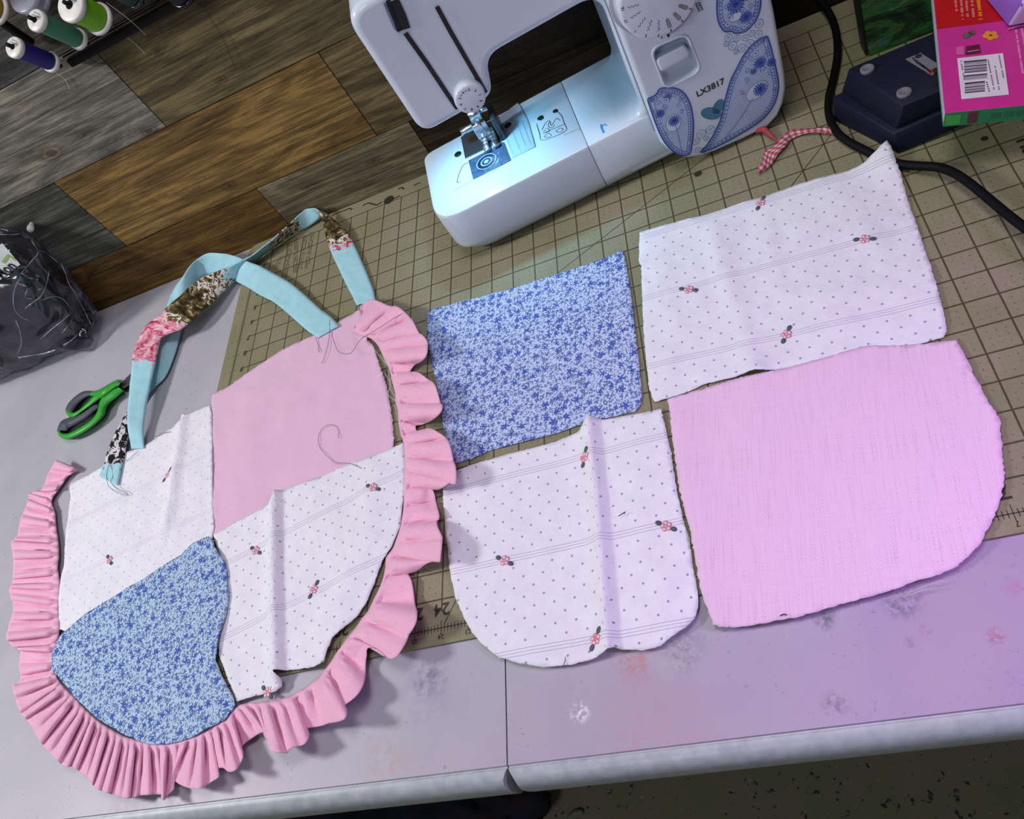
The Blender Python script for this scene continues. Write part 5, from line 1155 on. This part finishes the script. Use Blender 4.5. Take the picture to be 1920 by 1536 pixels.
# ------------------------------------------------------------------ loose threads
GTH = plain('grey_thread', (.16, .12, .16), .8); PTH = plain('pale_thread', (.62, .58, .52), .9); DTH = plain('dark_thread', (.03, .025, .03), .8); BTH = plain('blue_grey_thread', (.12, .17, .24), .8)
def thread(pts, mt, label, z=.0055, r=.00028, group=None, wall=None):
    mb = MB()
    if wall: P = [ony(u, v, WY-wall) for u, v in cr(pts, 5)]
    else: P = [onz(u, v, z+.0006*math.sin(i*.8)) for i, (u, v) in enumerate(cr(pts, 5))]
    mb.tube(P, r, 0, 6); tag(mb.build('loose_thread', mt), label, 'thread', group)
thread([(620, 618), (626, 640), (634, 658), (648, 664), (660, 660), (672, 642), (682, 632), (700, 622), (720, 609), (740, 596), (765, 584), (790, 579), (808, 581)], GTH, 'long grey thread crossing the ruffle top towards the blue floral rectangle', .019)
thread([(618, 600), (617, 632), (611, 660), (604, 681)], GTH, 'grey thread hanging from turquoise strap end, the longer of two', .006)
thread([(591, 633), (596, 645), (598, 661)], GTH, 'short grey thread at the left corner of the turquoise strap end', .005)
thread([(677, 878), (655, 869), (630, 868), (618, 859), (602, 843), (597, 827), (600, 810), (612, 798), (627, 798), (635, 808), (634, 822)], GTH, 'looped grey thread lying on the pale pink panel', .0042, .00022)
thread([(205, 868), (200, 888), (201, 902), (203, 910), (210, 917), (221, 923), (236, 929), (240, 926), (234, 922), (224, 918), (213, 910), (207, 903), (212, 890), (206, 868)], BTH, 'blue grey thread loop at the frayed strap end on white fabric', .0075)
thread([(230, 865), (240, 862), (249, 855), (259, 846)], BTH, 'short blue grey thread between the two strap ends on the left', .006)
thread([(280, 816), (294, 818), (306, 812), (320, 810)], GTH, 'dark thread at the upper edge of the left white dotted piece', .005)
thread([(1160, 968), (1166, 964), (1173, 960)], DTH, 'tiny dark thread snippet on the creased white pocket piece', .0055, .00035)
thread([(1463, 1155), (1469, 1152), (1475, 1153)], DTH, 'tiny dark thread snippet near the bottom edge of plain pink piece', .0055, .0004)
thread([(1056, 1248), (1059, 1240), (1060, 1232)], GTH, 'tiny thread at the round bottom edge of the white pocket piece', .0045)
for pts in ([(702, 655), (712, 668), (722, 680), (730, 690)], [(718, 668), (728, 690), (731, 715), (738, 735)], [(722, 700), (732, 722), (728, 740), (742, 752)], [(735, 705), (730, 725), (740, 745), (744, 770)], [(740, 760), (747, 790), (752, 820)]):
    thread(pts, PTH, 'pale frayed thread in the gap between pink panel and ruffle', .0025, .0003, 'frayed threads beside the pink panel')
for pts in ([(1700, 1113), (1735, 1100), (1770, 1088)], [(1690, 1120), (1730, 1108), (1758, 1102)]):
    thread(pts, PTH, 'pale frayed thread along the lower edge of the plain pink piece', .002, .00022, 'frayed threads below the pink piece')
thread([(300, -5), (362, 0), (400, 42), (425, 88), (442, 132)], DTH, 'long dark thread hanging down the wall right of the rack', wall=.004, r=.0003)
thread([(205, 45), (235, 68), (255, 84), (272, 101)], PTH, 'pale thread hanging from the lime green spool over brown plank', wall=.006, r=.0003)
thread([(200, 5), (240, 35), (274, 66)], PTH, 'pale thread above the rack rail near the dark spools', wall=.02, r=.00025)
thread([(105, 137), (120, 147), (127, 158), (131, 167)], PTH, 'short pale thread hanging below the navy spool', wall=.004, r=.0003)
thread([(163, 95), (175, 115), (200, 121), (225, 131)], DTH, 'dark thread hanging below the dark green spool', wall=.004, r=.0003)
thread([(280, 20), (285, 35), (293, 50), (299, 65)], plain('reddish_thread', (.14, .05, .045), .8), 'reddish thread clump dangling below the rack rail', wall=.006, r=.0007)

# ------------------------------------------------------------------ small things
mb = MB(); c = ony(60, 419, WY); mb.lathe(c, (0, -1, -.1), [(0, .003), (.004, .003), (.006, .0042), (.010, .0046), (.013, .0035), (.014, .0015)], 20)
tag(mb.build('wall_hook', plain('white_plastic_hook', (.72, .70, .68), .4)), 'small white knob on the grey plank just above the bag', 'hook')
mb = MB(); c = onz(892, 1502, -.735); mb.lathe(c-Vector((0, 0, .005)), (0, 0, 1), [(0, .003), (.003, .0062), (.007, .0062), (.010, .003)], 18)
tag(mb.build('bead', plain('white_bead', (.65, .66, .60), .4)), 'small white bead on the dark floor below the table edge', 'bead')
mb = MB(); P = [onz(u, v, -.737) for u, v in cr([(1066, 1536), (1074, 1528), (1084, 1523), (1094, 1524)], 4)]; mb.tube(P, [.002]+[.0045]*(len(P)-2)+[.002], 0, 8)
tag(mb.build('wood_shaving', plain('pale_shaving', (.22, .24, .16), .8)), 'pale curved shaving on the floor at the bottom of the photo', 'debris')
t = NT('dark_denim_cloth'); 
mb = blob(-.62, .02, -.69, .26, .12, .060, 64, .4, 8., .8, False); 
for v in mb.v: v.z = max(v.z, -.7395)
tag(mb.build('cloth_heap', t.out(t.ramp(t.noise(t.obj(), 14, 4), [(.4, (.008, .008, .012)), (.55, (.012, .014, .03)), (.7, (.035, .014, .016))]), .95)), 'heap of very dark cloth on the floor under the table', 'cloth')
